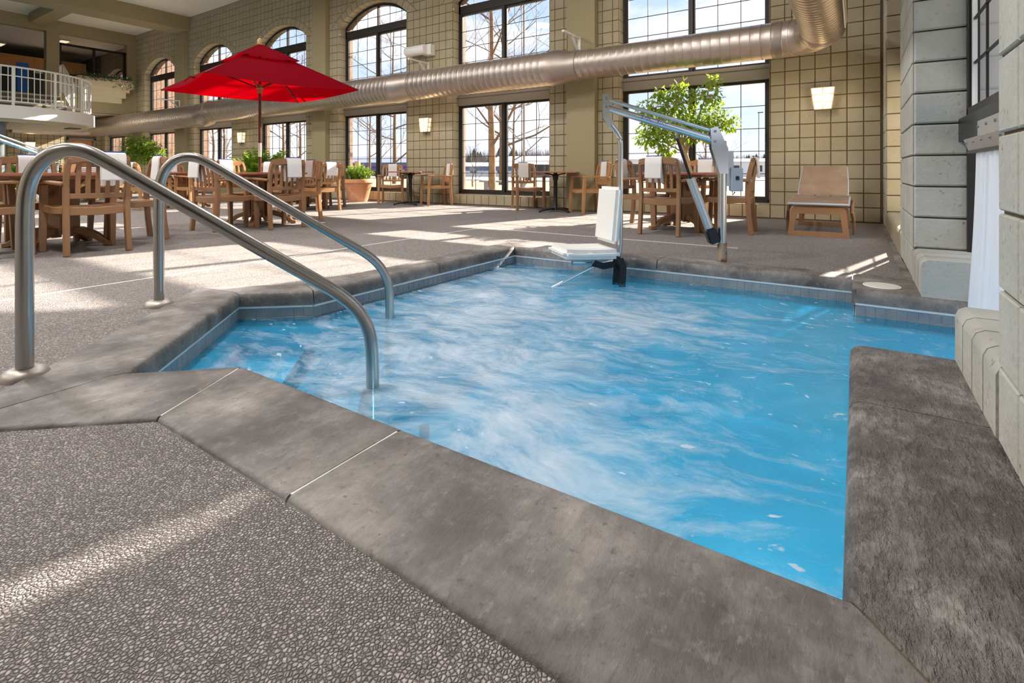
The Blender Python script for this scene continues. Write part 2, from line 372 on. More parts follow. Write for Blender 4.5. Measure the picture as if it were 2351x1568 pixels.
class Courses:                           # gathers the pieces of one wall, largest in view become objects of their own
    def __init__(s, parent, name, m, d=.012, c=.005, gap=.012): s.p = parent; s.n = name; s.m = m; s.d = d; s.c = c; s.g = gap; s.l = []; s.x = MB()
    def add(s, o, u, n, w, h, d=None, c=None, force=False, m=None):
        if w-s.g < .012 or h-s.g < .012: return
        u = V(u).normalized(); n = V(n).normalized(); v = n.cross(u); o = V(o)+(u+v)*(s.g/2); w -= s.g; h -= s.g
        ps = [px(o+u*a*w+v*b_*h) for a in (0, 1) for b_ in (0, 1)]
        inside = any(-20 < p[0] < 2371 and -20 < p[1] < 1588 for p in ps) and n.dot(V((0, 0, CAM_H))-(o+u*w/2+v*h/2)) > 0
        area = (max(p[0] for p in ps)-min(p[0] for p in ps))*(max(p[1] for p in ps)-min(p[1] for p in ps)) if inside else 0
        s.l.append((area+(1e9 if force else 0), o, u, n, w, h, d or s.d, c or s.c, m or s.m))
    def finish(s, limit=300):
        s.l.sort(key=lambda r: -r[0])
        for r in s.l[:limit]:
            if r[0] <= 30: break
        for i, (a, o, u, n, w, h, d, c, m) in enumerate(s.l):
            if i < limit and a > 30: inst(s.n, plate(w, h, d, c, m), s.p, frame4(o, u, n))
            else:
                me = plate(w, h, d, c, m); f4 = frame4(o, u, n)
                s.x.add([f4 @ q.co for q in me.vertices], [tuple(p.vertices) for p in me.polygons])
        if s.x.v: s.x.build(s.n+'s_beyond', M[s.m], s.p, kind='stuff')

# ---- spa outlines (inner edge of the coping, and the coping's outer edge)
A1, A2, A3, A4, A5, A6 = (-.02, 1.055), (-1.90, 1.06), (-2.18, .795), (-3.03, 1.655), (-2.71, 1.93), (-2.71, 4.13)
O1, O2, O3, O4, O5, O6 = (.31, .66), (-1.70, .684), (-2.151, .279), (-3.39, 1.593), (-2.955, 2.03), (-2.97, 4.385)
POOL = [A1, (-.02, 2.58), (2.6, 2.58), (2.6, 3.785), (-.02, 3.785), (-.02, 4.13), A6, A5, A4, A3, A2]
def fill(b, loops, z):
    pts = [p for l in loops for p in l]
    tri = tessellate_polygon([[V((x, y, 0)) for x, y in l] for l in loops])
    b.add([(x, y, z) for x, y in pts], [tuple(t) for t in tri])
b = MB()
fill(b, [[(XF, -6), (XR+.02, -6), (XR+.02, .66), O1, (-1.05, .675), O2, O3, O4, O5, O6, (-.02, 4.385), (XR+.02, 4.385), (XR+.02, YW+.02), (XF, YW+.02)],
         [(-20, -5), (-20, 2.3), (-10.1, 2.3), (-10.1, -5)]], -.012)
floor = struct('floor', b, M['pebble'])
b = MB(); b.beam([(-4.02, -3, -.0115), (-4.02, 5.34, -.0115)], .017, .004); b.beam([(-4.02, 5.34, -.0115), (-.93, 5.27, -.0115)], .017, .004)
struct('trim_1', b, M['joint_white'])
b = MB()                                 # an old crack patched in the pebble deck
b.beam([(-4.42, 6.75, -.012), (-4.3, 6.6, -.012), (-4.28, 6.35, -.012), (-4.42, 6.1, -.012), (-4.5, 6.02, -.012)], .014, .003)
b.build('deck_crack', M['mortar'], floor)

# ---- basin: walls, floor, steps in the corner alcove, shelf of the channel
def grow(poly, d):                       # the outline moved outwards, corners mitred
    n = len(poly); o = []
    for i in range(n):
        p0, p1, p2 = (V((*poly[(i+k) % n], 0)) for k in (-1, 0, 1)); a = (p1-p0).normalized(); c = (p2-p1).normalized()
        na, nc_ = V((a.y, -a.x, 0)), V((c.y, -c.x, 0)); m_ = (na+nc_)/(1+na.dot(nc_)); o.append(((p1+m_*d).x, (p1+m_*d).y))
    return o
basin = empty('spa_basin', (0, 0, 0), kind='structure')
b = MB(); PG = grow(POOL, .016); n = len(PG)
for i in range(n):
    p, q = PG[i], PG[(i+1) % n]; b.quad((*p, -.07), (*q, -.07), (*q, -1.05), (*p, -1.05))
fill(b, [PG], -1.05); b.build('basin_shell', M['plaster'], basin)
b = MB(); b.box(-.02, 2.6, 2.58, 3.785, -1.04, -.46); b.build('channel_shelf', M['plaster'], basin)
mo = V((A5[0]-A2[0], A5[1]-A2[1], 0)).normalized(); inn = V((.72, .69, 0)).normalized()
def pt(p, k, z): return (p[0]+inn.x*k, p[1]+inn.y*k, z)
for i, (k, z) in enumerate(((.0, -.36), (.34, -.62), (.68, -.86))):
    b = MB(); q = [pt(A2, k, 0), pt(A5, k, 0), pt(A4, 0, 0), pt(A3, 0, 0)]
    if i: q = [pt(A2, k, 0), pt(A5, k, 0), pt(A5, k-.34, 0), pt(A2, k-.34, 0)]
    b.prism([(p[0], p[1]) for p in q], -1.04, z); b.build('step', M['plaster'], basin)
    b = MB(); b.prism([(p[0], p[1]) for p in (pt(A2, k+.004, 0), pt(A5, k+.004, 0), pt(A5, k-.055, 0), pt(A2, k-.055, 0))], z-.05, z+.004); b.build('step_nosing', M['step_tile'], basin)
# waterline tiles: two rows on every side, and a pale bullnose strip above them
TP = .0525
tiles = Courses(basin, 'waterline_tile', 'tile', d=.005, c=.0015, gap=.0035)
sides = [(A4, A3, 1), (A5, A4, 1), (A6, A5, 1), ((-.02, 4.13), A6, 1), ((.66, 3.785), (-.02, 3.785), 1), ((-.02, 3.785), (-.02, 4.13), 0), (A1, (-.02, 2.58), 0), (A2, A1, 0), (A3, A2, 0)]
bn = MB(); gr = MB()
for p, q, vis in sides:
    p, q = [PG[min(range(n), key=lambda i_: (PG[i_][0]-r_[0])**2+(PG[i_][1]-r_[1])**2)] if r_[0] < .6 else (r_[0], r_[1]+.016) for r_ in (p, q)]
    p3, q3 = V((*p, 0)), V((*q, 0)); d = (q3-p3); L = d.length; u = d.normalized(); nrm = V((0, 0, 1)).cross(u); k = max(1, round(L/TP)); tw = L/k
    if nrm.dot(V((-1.2, 2.6, 0))-p3) < 0: nrm = -nrm
    if nrm.cross(u).z < 0: p3, u = q3, -u
    for r in range(2):
        for i in range(k): tiles.add(p3+u*(tw*i)+V((0, 0, -.097-TP*(r+1)))+nrm*.003, u, nrm, tw, TP, force=bool(vis))
    e = p3+u*L
    bn.sweep([p3+nrm*.002+V((0, 0, -.088)), e+nrm*.002+V((0, 0, -.088))], [(-.004, -.008), (.008, -.008), (.010, 0), (.008, .008), (-.004, .008)], side=nrm)
    gr.add([p3+nrm*.004+V((0, 0, -.09)), e+nrm*.004+V((0, 0, -.09)), e+nrm*.004+V((0, 0, -.21)), p3+nrm*.004+V((0, 0, -.21))], [(0, 1, 2, 3)])
tiles.finish(300); bn.build('bullnose_strip', M['bullnose'], basin); gr.build('tile_grout', M['grout'], basin)
for x, y, rz, lab in ((-1.0, 1.06, 0, 'added round underwater fill lamp in the spa wall below the long coping'), (-.012, 2.3, PI/2, 'added round underwater fill lamp in the spa wall by the channel')):  # unseen lamps added to make the water luminous
    t = empty('fill_pool_light', (x, y, -.55), rz, lab, 'lamp')
    b = MB(); b.tube([(0, -.01, 0), (0, .012, 0)], .11, 20); b.build('lamp_rim', M['steel'], t, smooth=40)
    b = MB(); b.tube([(0, .010, 0), (0, .016, 0)], .085, 20); b.build('lamp_lens', M['lamp_white'], t, smooth=40)
    ld = bpy.data.lights.new('fill_pool_lamp', 'AREA'); ld.shape = 'DISK'; ld.size = .18; ld.energy = 4; ld.color = (.75, .95, 1)
    lo = bpy.data.objects.new('fill_pool_lamp', ld); COL.objects.link(lo); lo.parent = t; lo.location = (0, .03, 0); lo.rotation_euler = (PI/2, 0, PI)
# the water
b = MB(); WP = grow(POOL, .015)
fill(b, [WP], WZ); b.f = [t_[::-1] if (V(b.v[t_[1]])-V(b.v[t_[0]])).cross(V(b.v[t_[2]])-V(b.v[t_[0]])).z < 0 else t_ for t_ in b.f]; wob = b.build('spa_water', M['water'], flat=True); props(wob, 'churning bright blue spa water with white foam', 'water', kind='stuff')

# ---- coping stones
coping = empty('spa_coping', (0, 0, 0), kind='structure')
def stone(i0, o0, i1, o1, gap=.0035, m='coping'):
    i0, o0, i1, o1 = V((*i0, 0)), V((*o0, 0)), V((*i1, 0)), V((*o1, 0)); t = (i1-i0).normalized()
    i0 += t*gap; o0 += t*gap; i1 -= t*gap; o1 -= t*gap
    def prof(i, o):
        w_ = (o-i); L = w_.length; w_ = w_/L
        pr = [(L-.002, -.05), (L-.002, -.010), (L-.009, -.003), (L-.022, 0), (L*.5, .001), (.045, 0), (.026, -.003), (.011, -.012), (.003, -.026), (.0, -.045), (.002, -.082), (.03, -.082)]
        return [i+w_*a+V((0, 0, z)) for a, z in pr]
    a, c = prof(i0, o0), prof(i1, o1); k = len(a); b = MB()
    b.add(a+c, [(j, (j+1) % k, k+(j+1) % k, k+j) for j in range(k)]+[tuple(range(k)), tuple(range(k, 2*k))])
    return b.build('coping_stone', M[m], coping, smooth=50)
O1 = (XR+.03, .63)
E_ = [(A1, O1), ((-1.06, 1.056), (-1.05, .675)), (A2, O2), (A3, O3), (A4, O4), (A5, O5), ((-2.71, 3.06), (-2.945, 3.06)), (A6, O6), ((-1.34, 4.13), (-1.34, 4.385)), ((-.02, 4.13), (-.02, 4.385))]
for (i0, o0), (i1, o1) in zip(E_, E_[1:]): stone(i0, o0, i1, o1)
stone(A1, (XR+.03, .63), (-.02, 1.952), (XR+.03, 1.952), m='coping_rough'); stone((-.02, 1.952), (XR+.03, 1.952), (-.02, 2.58), (XR+.03, 2.58), gap=.0025, m='coping_rough')
stone((-.02, 3.785), (-.02, 4.385), (XG+.2, 3.785), (XG+.2, 4.385))
b = MB(); b.box(-.02, 1.3, 2.2, 2.582, -.09, -.03); b.build('coping_stone', M['coping'], coping)
b = MB(); b.box(-.022, -.004, 3.787, 4.128, -.095, -.003); b.build('coping_end', M['coping'], coping)
for (i0, o0), m_ in zip(E_[1:9]+[((-.02, 1.952), (XR, 1.952)), (A1, O1)], ['joint_white', 'joint_white', 'joint_white']+['mortar']*7):
    b = MB(); b.beam([(i0[0]+(o0[0]-i0[0])*.10, i0[1]+(o0[1]-i0[1])*.10, -.004), (i0[0]+(o0[0]-i0[0])*.96, i0[1]+(o0[1]-i0[1])*.96, -.004)], .007, .006); b.build('joint_filler', M[m_], coping)
lid = empty('skimmer_lid', (.135, 3.985, .001), R_(4), 'oval white plastic skimmer lid set in the coping by the channel', 'lid')
b = MB(); b.lathe([(.0, .004), (.075, .004), (.088, .002), (.090, 0)], 28); o = b.build('cover_disc', M['skimmer_white'], lid, smooth=40)
b = MB(); b.lathe([(.091, 0), (.091, .003), (.098, .003), (.10, 0)], 28); b.build('rim', M['white_plastic'], lid, smooth=40)
# the larger pool far left
b = MB(); mp_ = [(-20, -5), (-10.1, -5), (-10.1, 2.3), (-20, 2.3)]
for i in range(4): b.quad((*mp_[i], 0), (*mp_[(i+1) % 4], 0), (*mp_[(i+1) % 4], -1.2), (*mp_[i], -1.2))
fill(b, [mp_], -1.2); big = struct('pool_basin', b, M['plaster'])
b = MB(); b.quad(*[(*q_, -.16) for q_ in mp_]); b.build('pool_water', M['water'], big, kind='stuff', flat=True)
b = MB()
for i in range(4):
    p, q = V((*mp_[i], 0)), V((*mp_[(i+1) % 4], 0)); b.beam([p, q], .3, .02)
b.build('pool_coping', M['coping'], big)

# ---- window wall
def archz(x, xl): return SPR-(RAD-RISE)+math.sqrt(max(0, RAD*RAD-(x-xl-WID/2)**2))
NW = 6
wall_back = empty('wall_back', (0, 0, 0), kind='structure')
core = MB(); ext = MB(); YM = YW+.012
edges = []                               # solid stretches between windows
xs = [W0-PER*k for k in range(NW+1)]     # left edges, k=6 is below the mezzanine only
right = XR+.3
for xl in xs:
    edges.append((xl+WID, right)); right = xl
edges.append((XF, right))
for x0, x1 in edges: core.box(x0, x1, YM, YG+.06, -.1, ZC); ext.box(x0-.03 if x0 != XF else x0, x1+.02, YG+.06, YE, -.3, ZC+.4)
for k, xl in enumerate(xs):
    core.box(xl, xl+WID, YM, YG+.06, -.1, SILL); ext.box(xl, xl+WID, YG+.06, YE+.03, -.3, SILL-.02)
    N = 20
    for i in range(N):
        xa, xb = xl+WID*i/N, xl+WID*(i+1)/N; za, zb = archz(xa, xl), archz(xb, xl)
        core.quad((xa, YM, za), (xb, YM, zb), (xb, YM, ZC), (xa, YM, ZC)); core.quad((xa, YM, za), (xb, YM, zb), (xb, YE, zb), (xa, YE, za))
        ext.quad((xa, YE, za), (xb, YE, zb), (xb, YE, ZC+.4), (xa, YE, ZC+.4))
core.build('mortar_bed', M['mortar'], wall_back)
brickw = ext.build('brick_facing', M['brick'], wall_back)
bl = Courses(wall_back, 'block', 'block')
# pilasters stand in front of the wall, one between every second pair of windows
PILX = [(-4.54-2*PER*i, -3.96-2*PER*i) for i in range(3)]
clipd = MB()
def clip_poly(x0, x1, z0, z1, cuts):     # block trimmed along an arch ring: strip polygon above the circle
    n = 5; g = .006; x0 += g; x1 -= g; z0 += g; z1 -= g
    pts = []
    for i in range(n+1):
        x = x0+(x1-x0)*i/n; zz = z0
        for cx_, cz_, rr in cuts:
            dx = x-cx_
            if abs(dx) < rr: zz = max(zz, cz_+math.sqrt(rr*rr-dx*dx)+g)
        pts.append((x, min(zz, z1)))
    for (xa, za), (xb, zb) in zip(pts, pts[1:]):
        if za >= z1 and zb >= z1: continue
        clipd.add([(xa, YM, za), (xb, YM, zb), (xb, YM, z1), (xa, YM, z1), (xa, YW, za), (xb, YW, zb), (xb, YW, z1), (xa, YW, z1)], [(4, 5, 6, 7), (0, 1, 5, 4), (0, 3, 7, 4), (1, 2, 6, 5)])
RING = .2
nc = int(ZC/CO)+1
ncol = int((XR+.02-XF)/BW)+2
for r in range(nc):
    z0, z1 = r*CO, min(ZC, (r+1)*CO)
    for c in range(ncol):
        x1 = .29-c*BW; x0 = x1-BW
        if x1 < XF: break
        # split the block against openings and pilasters
        spans = [(x0, x1)]
        for pl in PILX:
            spans = [q for s0, s1 in spans for q in ((s0, min(s1, pl[0])), (max(s0, pl[1]), s1)) if q[1]-q[0] > .02]
        cuts = []
        for xl in xs:
            if r >= 1 and z0 < SPR-.19:
                top = SPR
                spans = [q for s0, s1 in spans for q in ((s0, min(s1, xl)), (max(s0, xl+WID), s1)) if q[1]-q[0] > .012]
            elif r >= 1:
                cz_ = SPR-(RAD-RISE); cuts.append((xl+WID/2, cz_, RAD+RING))
        for s0, s1 in spans:
            near = False
            for cx_, cz_, rr in cuts:
                if s1 > cx_-rr and s0 < cx_+rr:
                    for x in (s0, (s0+s1)/2, s1):
                        if abs(x-cx_) < rr and cz_+math.sqrt(rr*rr-(x-cx_)**2) > z0: near = True
            if near: clip_poly(s0, s1, z0, z1, cuts)
            else: bl.add((s0, YM, z0), (1, 0, 0), (0, -1, 0), s1-s0, z1-z0)
for k, xl in enumerate(xs):
    cx_, cz_ = xl+WID/2, SPR-(RAD-RISE); a0 = math.acos(WID/2/RAD); a0v = math.asin((RAD-RISE)/RAD); nv = 13
    for i in range(nv):                   # arch stones, standing on end around the head
        t0 = a0+(PI-2*a0)*i/nv+.004; t1 = a0+(PI-2*a0)*(i+1)/nv-.004; q = []
        for t, rr in ((t0, RAD+.004), (t1, RAD+.004), (t1, RAD+RING-.004), (t0, RAD+RING-.004)): q.append((cx_+rr*math.cos(t), cz_+rr*math.sin(t)))
        bq = MB(); bq.add([(x, YM, z) for x, z in q]+[(x, YW, z) for x, z in q], [(4, 5, 6, 7)]+[(j, (j+1) % 4, 4+(j+1) % 4, 4+j) for j in range(4)])
        tt = [(cx_+RAD*math.cos(t), cz_+RAD*math.sin(t)) for t in (t0, t1)]   # the stone's underside in the reveal
        bq.quad(*[(x, y, z-.001) for (x, z), y in ((tt[0], YW), (tt[1], YW), (tt[1], YG), (tt[0], YG))])
        bq.build('arch_stone', M['block'], wall_back)
    for sg in (-1, 1):                    # springers fill the corner below the ring
        rr = RAD+RING+.0; z_ = 22*CO+.006; ox = math.sqrt(rr*rr-(z_-cz_)**2); q = [(WID/2+.006, z_), (ox-.008, z_)]
        for i in range(5): t = math.asin((z_-cz_)/rr)+(a0v-math.asin((z_-cz_)/rr))*(i+1)/5; q.append(((rr-.008)*math.cos(t), cz_+(rr-.008)*math.sin(t)))
        q.append((WID/2+.006, SPR+.002)); q = [(cx_+sg*x, z) for x, z in q]; m_ = len(q)
        bq = MB(); bq.add([(x, YM, z) for x, z in q]+[(x, YW, z) for x, z in q], [tuple(range(m_, 2*m_))]+[(j, (j+1) % m_, m_+(j+1) % m_, m_+j) for j in range(m_)]); bq.build('springer', M['block'], wall_back)
    for r in range(2, 24):                # jambs and sill, each course given by its top
        zt_ = min(r*CO, SPR+.004); h_ = zt_-(r-1)*CO
        bl.add((xl, YG, zt_), (0, -1, 0), (1, 0, 0), YG-YW+.002, h_, d=.006, c=.003)
        bl.add((xl+WID, YW-.002, zt_), (0, 1, 0), (-1, 0, 0), YG-YW, h_, d=.006, c=.003)
    nsl = 12
    for i in range(nsl): bl.add((xl+WID*i/nsl, YW, SILL-.001), (1, 0, 0), (0, 0, 1), WID/nsl, YG-YW, d=.006, c=.003)
clipd.build('trimmed_blocks', M['block'], wall_back, kind='stuff')
bl.finish(300)
for x0, x1 in PILX:
    b = MB(); b.box(x0, x1, YW-.133, YW+.02, -.008, ZC); struct('pilaster', b, M['paint_olive'], bevel=.006)

# ---- windows
def bars(b, x0, x1, z0, z1, nx, nz_, y, t=.011):
    for i in range(1, nx): x = x0+(x1-x0)*i/nx; b.box(x-t/2, x+t/2, y-.006, y+.006, z0, z1)
    for j in range(1, nz_): z = z0+(z1-z0)*j/nz_; b.box(x0, x1, y-.006, y+.006, z-t/2, z+t/2)
def sash(par, x0, x1, z0, z1, y, nx, nz_, fw=.045):
    s = empty('sash', (0, 0, 0)); s.parent = par
    b = MB(); b.box(x0, x0+fw, y-.025, y+.025, z0, z1); b.box(x1-fw, x1, y-.025, y+.025, z0, z1); b.box(x0+fw, x1-fw, y-.025, y+.025, z0, z0+fw); b.box(x0+fw, x1-fw, y-.025, y+.025, z1-fw, z1)
    b.build('sash_frame', M['bronze'], s)
    b = MB(); bars(b, x0+fw, x1-fw, z0+fw, z1-fw, nx, nz_, y); b.build('glazing_bars', M['bronze'], s)
    b = MB(); b.quad(*[(x_, y, z_) for x_, z_ in ((x0+fw-.005, z0+fw-.005), (x1-fw+.005, z0+fw-.005), (x1-fw+.005, z1-fw+.005), (x0+fw-.005, z1-fw+.005))]); b.build('pane', M['pane'], s)
for k, xl in enumerate(xs):
    wn_ = empty(f'window_{k+1}', (0, 0, 0), kind='structure'); x0, x1, xm = xl+.003, xl+WID-.003, xl+WID/2
    b = MB(); fr_ = .05
    for q in ((x0, x0+fr_), (x1-fr_, x1)): b.box(*q, YG-.05, YG+.05, .215, SPR)
    b.box(x0, x1, YG-.05, YG+.05, .215, .27); b.box(x0, x1, YG-.05, YG+.05, SPR-.28, SPR-.10)
    b.box(xm-.022, xm+.022, YG-.045, YG+.045, .25, SPR-.2); b.build('window_frame', M['bronze'], wn_, bevel=.004)
    N = 20; rr = RAD-.035
    t_ = []
    for i in range(N+1):
        a = math.acos(WID/2/RAD)+(PI-2*math.acos(WID/2/RAD))*i/N; t_.append((xl+WID/2+rr*math.cos(a), YG, SPR-(RAD-RISE)+rr*math.sin(a)))
    b = MB(); b.beam(t_, .10, .07, side=(0, 1, 0)); b.build('arch_frame', M['bronze'], wn_)
    b = MB()                               # arched light: centre mullion, bars, pane
    b.box(xm-.02, xm+.02, YG-.03, YG+.03, SPR-.12, SPR+RISE-.03)
    for q in (-2, -1, 1, 2):
        x = xm+q*WID/6; b.box(x-.0055, x+.0055, YG-.006, YG+.006, SPR-.12, archz(x, xl)-.04)
    zz = SPR+.14; hx = math.sqrt(RAD*RAD-(zz-SPR+RAD-RISE)**2); b.box(xm-hx, xm+hx, YG-.006, YG+.006, zz-.0055, zz+.0055)
    b.build('arch_bars', M['bronze'], wn_)
    pa = [(x0+(x1-x0)*i/N, YG, archz(x0+(x1-x0)*i/N, xl)-.02) for i in range(N+1)]
    b = MB(); b.add([(x1, YG, SPR-.11), (x0, YG, SPR-.11)]+pa, [tuple(range(N+3))]); b.build('pane', M['pane'], wn_)
    b = MB(); b.box(x0, x1, YG-.10, YG+.04, 2.17, 2.40); b.box(x0, x1, YG-.13, YG-.08, 2.335, 2.352); b.build('transom', M['transom_metal'], wn_, bevel=.003)
    for (za, zb) in ((.27, 2.17), (2.40, SPR-.28)):
        sash(wn_, x0+fr_, xm-.01, za, zb, YG-.012, 3, 5); sash(wn_, xm+.01, x1-fr_, za, zb, YG+.02, 3, 5)
    b = MB(); b.box(x0, x1, YG-.09, YG-.05, .203, .222); b.build('sill_plate', M['transom_metal'], wn_)
    if k < 3:
        b = MB(); b.tube([(x1-.075, YG-.05, 1.15), (x1-.075, YG-.09, 1.17), (x1-.075, YG-.09, 1.32), (x1-.075, YG-.05, 1.34)], .008, 6); b.build('sash_pull', M['black_metal'], wn_)

# ---- right wall with its two openings, blocks, ledges
OP1, OP2, LT = (1.862, 4.392), (5.52, 8.10), 4.5
wall_right = empty('wall_right', (0, 0, 0), kind='structure')
core = MB(); XM_ = XR+.012
outer = MB()
for y0, y1 in ((-6.2, OP1[0]), (OP1[1], OP2[0]), (OP2[1], YE)): core.box(XM_, XG, y0, y1, -.12, ZC); outer.box(XG, XG+.25, y0, y1, -.3, ZC)
outer.build('outer_leaf', M['paint_white'], wall_right)
for y0, y1 in (OP1, OP2): core.box(XM_, XG+.25, y0, y1, LT, ZC)
core.box(XM_, XG+.25, *OP2, -.12, .19); core.box(XM_, XG+.2, OP1[0], 2.56, -.12, .18); core.box(XM_, XG+.2, 3.83, OP1[1], -.12, .18)
core.box(XM_, XG+.06, -6.2, .0, -.12, ZC)
core.build('mortar_bed', M['mortar'], wall_right)
rc = Courses(wall_right, 'block', 'stone_rough', d=.012, c=.004, gap=.010)
CR = .206
def face_run(y0, y1, z0, z1, m=None):     # blocks on the face that looks into the room
    k = max(1, round((y1-y0)/.2)); w_ = (y1-y0)/k; n_ = max(1, round((z1-z0)/CR))
    for r in range(n_):
        for i in range(k): rc.add((XM_, y0+w_*(i+1), z0+(z1-z0)/n_*r), (0, -1, 0), (-1, 0, 0), w_, (z1-z0)/n_, m=m)
face_run(-1.0, OP1[0], .0, 4.9); face_run(OP1[1], OP2[0], 0, 4.95); face_run(OP2[1], YW, 0, 4.95)
for r in range(24):                       # jambs: one long block a course
    z = r*CR
    if z > LT: break
    if z >= .2: rc.add((XR+.004, OP1[1]-.012, z), (1, 0, 0), (0, -1, 0), XG-XR-.02, CR, d=.014, c=.010); rc.add((XR+.004, OP2[1]-.012, z), (1, 0, 0), (0, -1, 0), XG-XR-.02, CR, d=.014, c=.006, m='block')
    rc.add((XG-.02, OP1[0]+.002, z), (-1, 0, 0), (0, 1, 0), XG-XR-.03, CR, d=.012, c=.006)
rc.finish(300)
def ledge(y0, y1, n, xa=XR, xb=XG-.01, zt=.206, m='stone_rough'):
    for i in range(n):
        a, c = y0+(y1-y0)*i/n+.0015, y0+(y1-y0)*(i+1)/n-.0015
        b = MB(); prof = [(0, -.006), (0, zt-.035), (.010, zt-.012), (.032, zt), (xb-xa, zt), (xb-xa, -.006)]
        b.add([(xa+p, y, z) for y in (a, c) for p, z in prof], [(j, (j+1) % 6, 6+(j+1) % 6, 6+j) for j in range(6)]+[(0, 1, 2, 3, 4, 5), (6, 7, 8, 9, 10, 11)])
        b.build('ledge_block', M[m], wall_right, smooth=40, bevel=.0015)
ledge(OP1[0]+.02, 2.585, 4); ledge(3.80, OP1[1]-.004, 3); ledge(OP2[0]+.004, OP2[1]-.004, 13, m='block')
b = MB(); b.beam([(XR-.012, 4.40, -.006), (XR-.03, 5.2, -.006), (XR-.008, 5.9, -.006), (XR-.006, 8.7, -.006)], .05, .016); b.build('mortar_fillet', M['coping'], wall_right)
# openings' windows: near one over the curtain lintel, far one with an added sun-blocking panel
wn_ = empty('window_8', (0, 0, 0), kind='structure'); y0, y1 = OP1
b = MB()
b.box(XG-.03, XG+.03, y1-.06, y1-.004, -.1, LT); b.box(XG-.03, XG+.03, y0+.004, y0+.06, .2, LT); b.box(XG-.03, XG+.03, y0, y1, 1.06, 1.12); b.box(XG-.03, XG+.03, y0, y1, LT-.06, LT); b.box(XG-.025, XG+.025, (y0+y1)/2-.03, (y0+y1)/2+.03, 1.1, LT)
b.build('window_frame', M['bronze'], wn_, bevel=.004)
b = MB(); b.box(XG-.012, XG+.012, y1-.10, y1-.07, 1.12, LT-.06); b.build('sash_edge', M['white_plastic'], wn_)
b = MB()
for i in range(1, 6): y = y0+.06+(y1-y0-.12)*i/6; b.box(XG-.006, XG+.006, y-.006, y+.006, 1.12, LT-.06)
for j in range(1, 12): z = 1.12+(LT-1.18)*j/12; b.box(XG-.006, XG+.006, y0+.06, y1-.06, z-.007, z+.007)
b.build('glazing_bars', M['bronze'], wn_)
b = MB(); b.quad((XG, y0+.05, 1.11), (XG, y1-.05, 1.11), (XG, y1-.05, LT-.05), (XG, y0+.05, LT-.05)); b.build('pane', M['pane'], wn_)
b = MB(); b.box(XG-.07, XG+.04, y0+.01, y1-.006, .905, 1.055); b.build('lintel_beam', M['black_metal'], wn_, bevel=.004)
b = MB(); b.box(XG-.045, XG-.03, y1-.012, y1-.002, .2, LT); b.build('caulk_line', M['caulk_black'], wn_)
wn_ = empty('window_9', (0, 0, 0), kind='structure'); y0, y1 = OP2
b = MB()
b.box(XG-.03, XG+.03, y1-.06, y1-.004, .2, LT); b.box(XG-.03, XG+.03, y0+.004, y0+.06, .2, LT); b.box(XG-.025, XG+.025, (y0+y1)/2-.022, (y0+y1)/2+.022, .2, LT)
for z in (.2, 1.9, LT-.06): b.box(XG-.03, XG+.03, y0+.06, y1-.06, z, z+(1.65 if z == 1.9 else .06))  # the tall middle member is an added panel blocking sun from the water
b.build('window_frame', M['bronze'], wn_, bevel=.004)
b = MB()
for i in range(1, 6): y = y0+.06+(y1-y0-.12)*i/6; b.box(XG-.006, XG+.006, y-.006, y+.006, .26, LT-.06)
for j in range(1, 11): z = .26+(LT-.32)*j/11; b.box(XG-.006, XG+.006, y0+.06, y1-.06, z-.006, z+.006)
b.build('glazing_bars', M['bronze'], wn_)
b = MB(); b.quad((XG, y0+.05, .25), (XG, y1-.05, .25), (XG, y1-.05, LT-.05), (XG, y0+.05, LT-.05)); b.build('pane', M['pane'], wn_)
# wing wall added outside, placed to keep the sun off the right-hand coping
b = MB(); b.box(XG+.25, 4.2, 4.75, 5.0, -.3, 4.6); struct('wall_outside', b, M['paint_white'])

# ---- ceiling, beams, the walls out of sight
b = MB(); b.box(XF-9, XR+.6, -6.2, YE, ZC, ZC+.2); struct('ceiling', b, M['ceiling_paint'])
for x0, x1 in PILX:
    b = MB(); b.box(x0-.14, x1+.14, -6, YW-.002, 5.60, ZC-.002); struct('ceiling_beam', b, M['paint_olive'], bevel=.01)
b = MB(); b.box(XM+.3, PILX[2][0]-.15, 5.55, 6.0, 5.76, ZC-.002); struct('ceiling_beam', b, M['paint_olive'], bevel=.01)
b = MB(); b.box(XF-9, XR+.6, -6.4, -6.2, -.1, ZC); struct('wall_near', b, M['paint_cream'])
# ================================================================== far end: block wall, door, mezzanine, balcony
wall_left = empty('wall_left', (0, 0, 0), kind='structure')
DY0, DY1 = 7.62, 8.58
b = MB(); b.box(XF-.3, XF-.012, -6.2, DY0, -.1, 3.0); b.box(XF-.3, XF-.012, DY1, YW, -.1, 3.0); b.box(XF-.3, XF-.012, DY0, DY1, 2.08, 3.0); b.build('mortar_bed', M['mortar'], wall_left)
fc = Courses(wall_left, 'block', 'block', gap=.016)
for r in range(15):
    for i in range(46):
        y1 = 8.81-i*.2; y0 = y1-.2
        for s0, s1 in (((y0, min(y1, DY0)), (max(y0, DY1), y1)) if r*CO < 2.08 else ((y0, y1),)):
            if s1-s0 > .03: fc.add((XF-.012, s0, r*CO), (0, 1, 0), (1, 0, 0), s1-s0, CO)
fc.finish(160)
dr = empty('door_1', (0, 0, 0), kind='structure')
b = MB(); b.box(XF-.12, XF-.08, DY0+.06, DY1-.06, 0, 2.03); b.build('door_leaf', M['door_wood'], dr)
b = MB(); b.box(XF-.13, XF+.012, DY0, DY0+.06, 0, 2.09); b.box(XF-.13, XF+.012, DY1-.06, DY1, 0, 2.09); b.box(XF-.13, XF+.012, DY0, DY1, 2.03, 2.09); b.build('door_frame', M['door_frame'], dr)
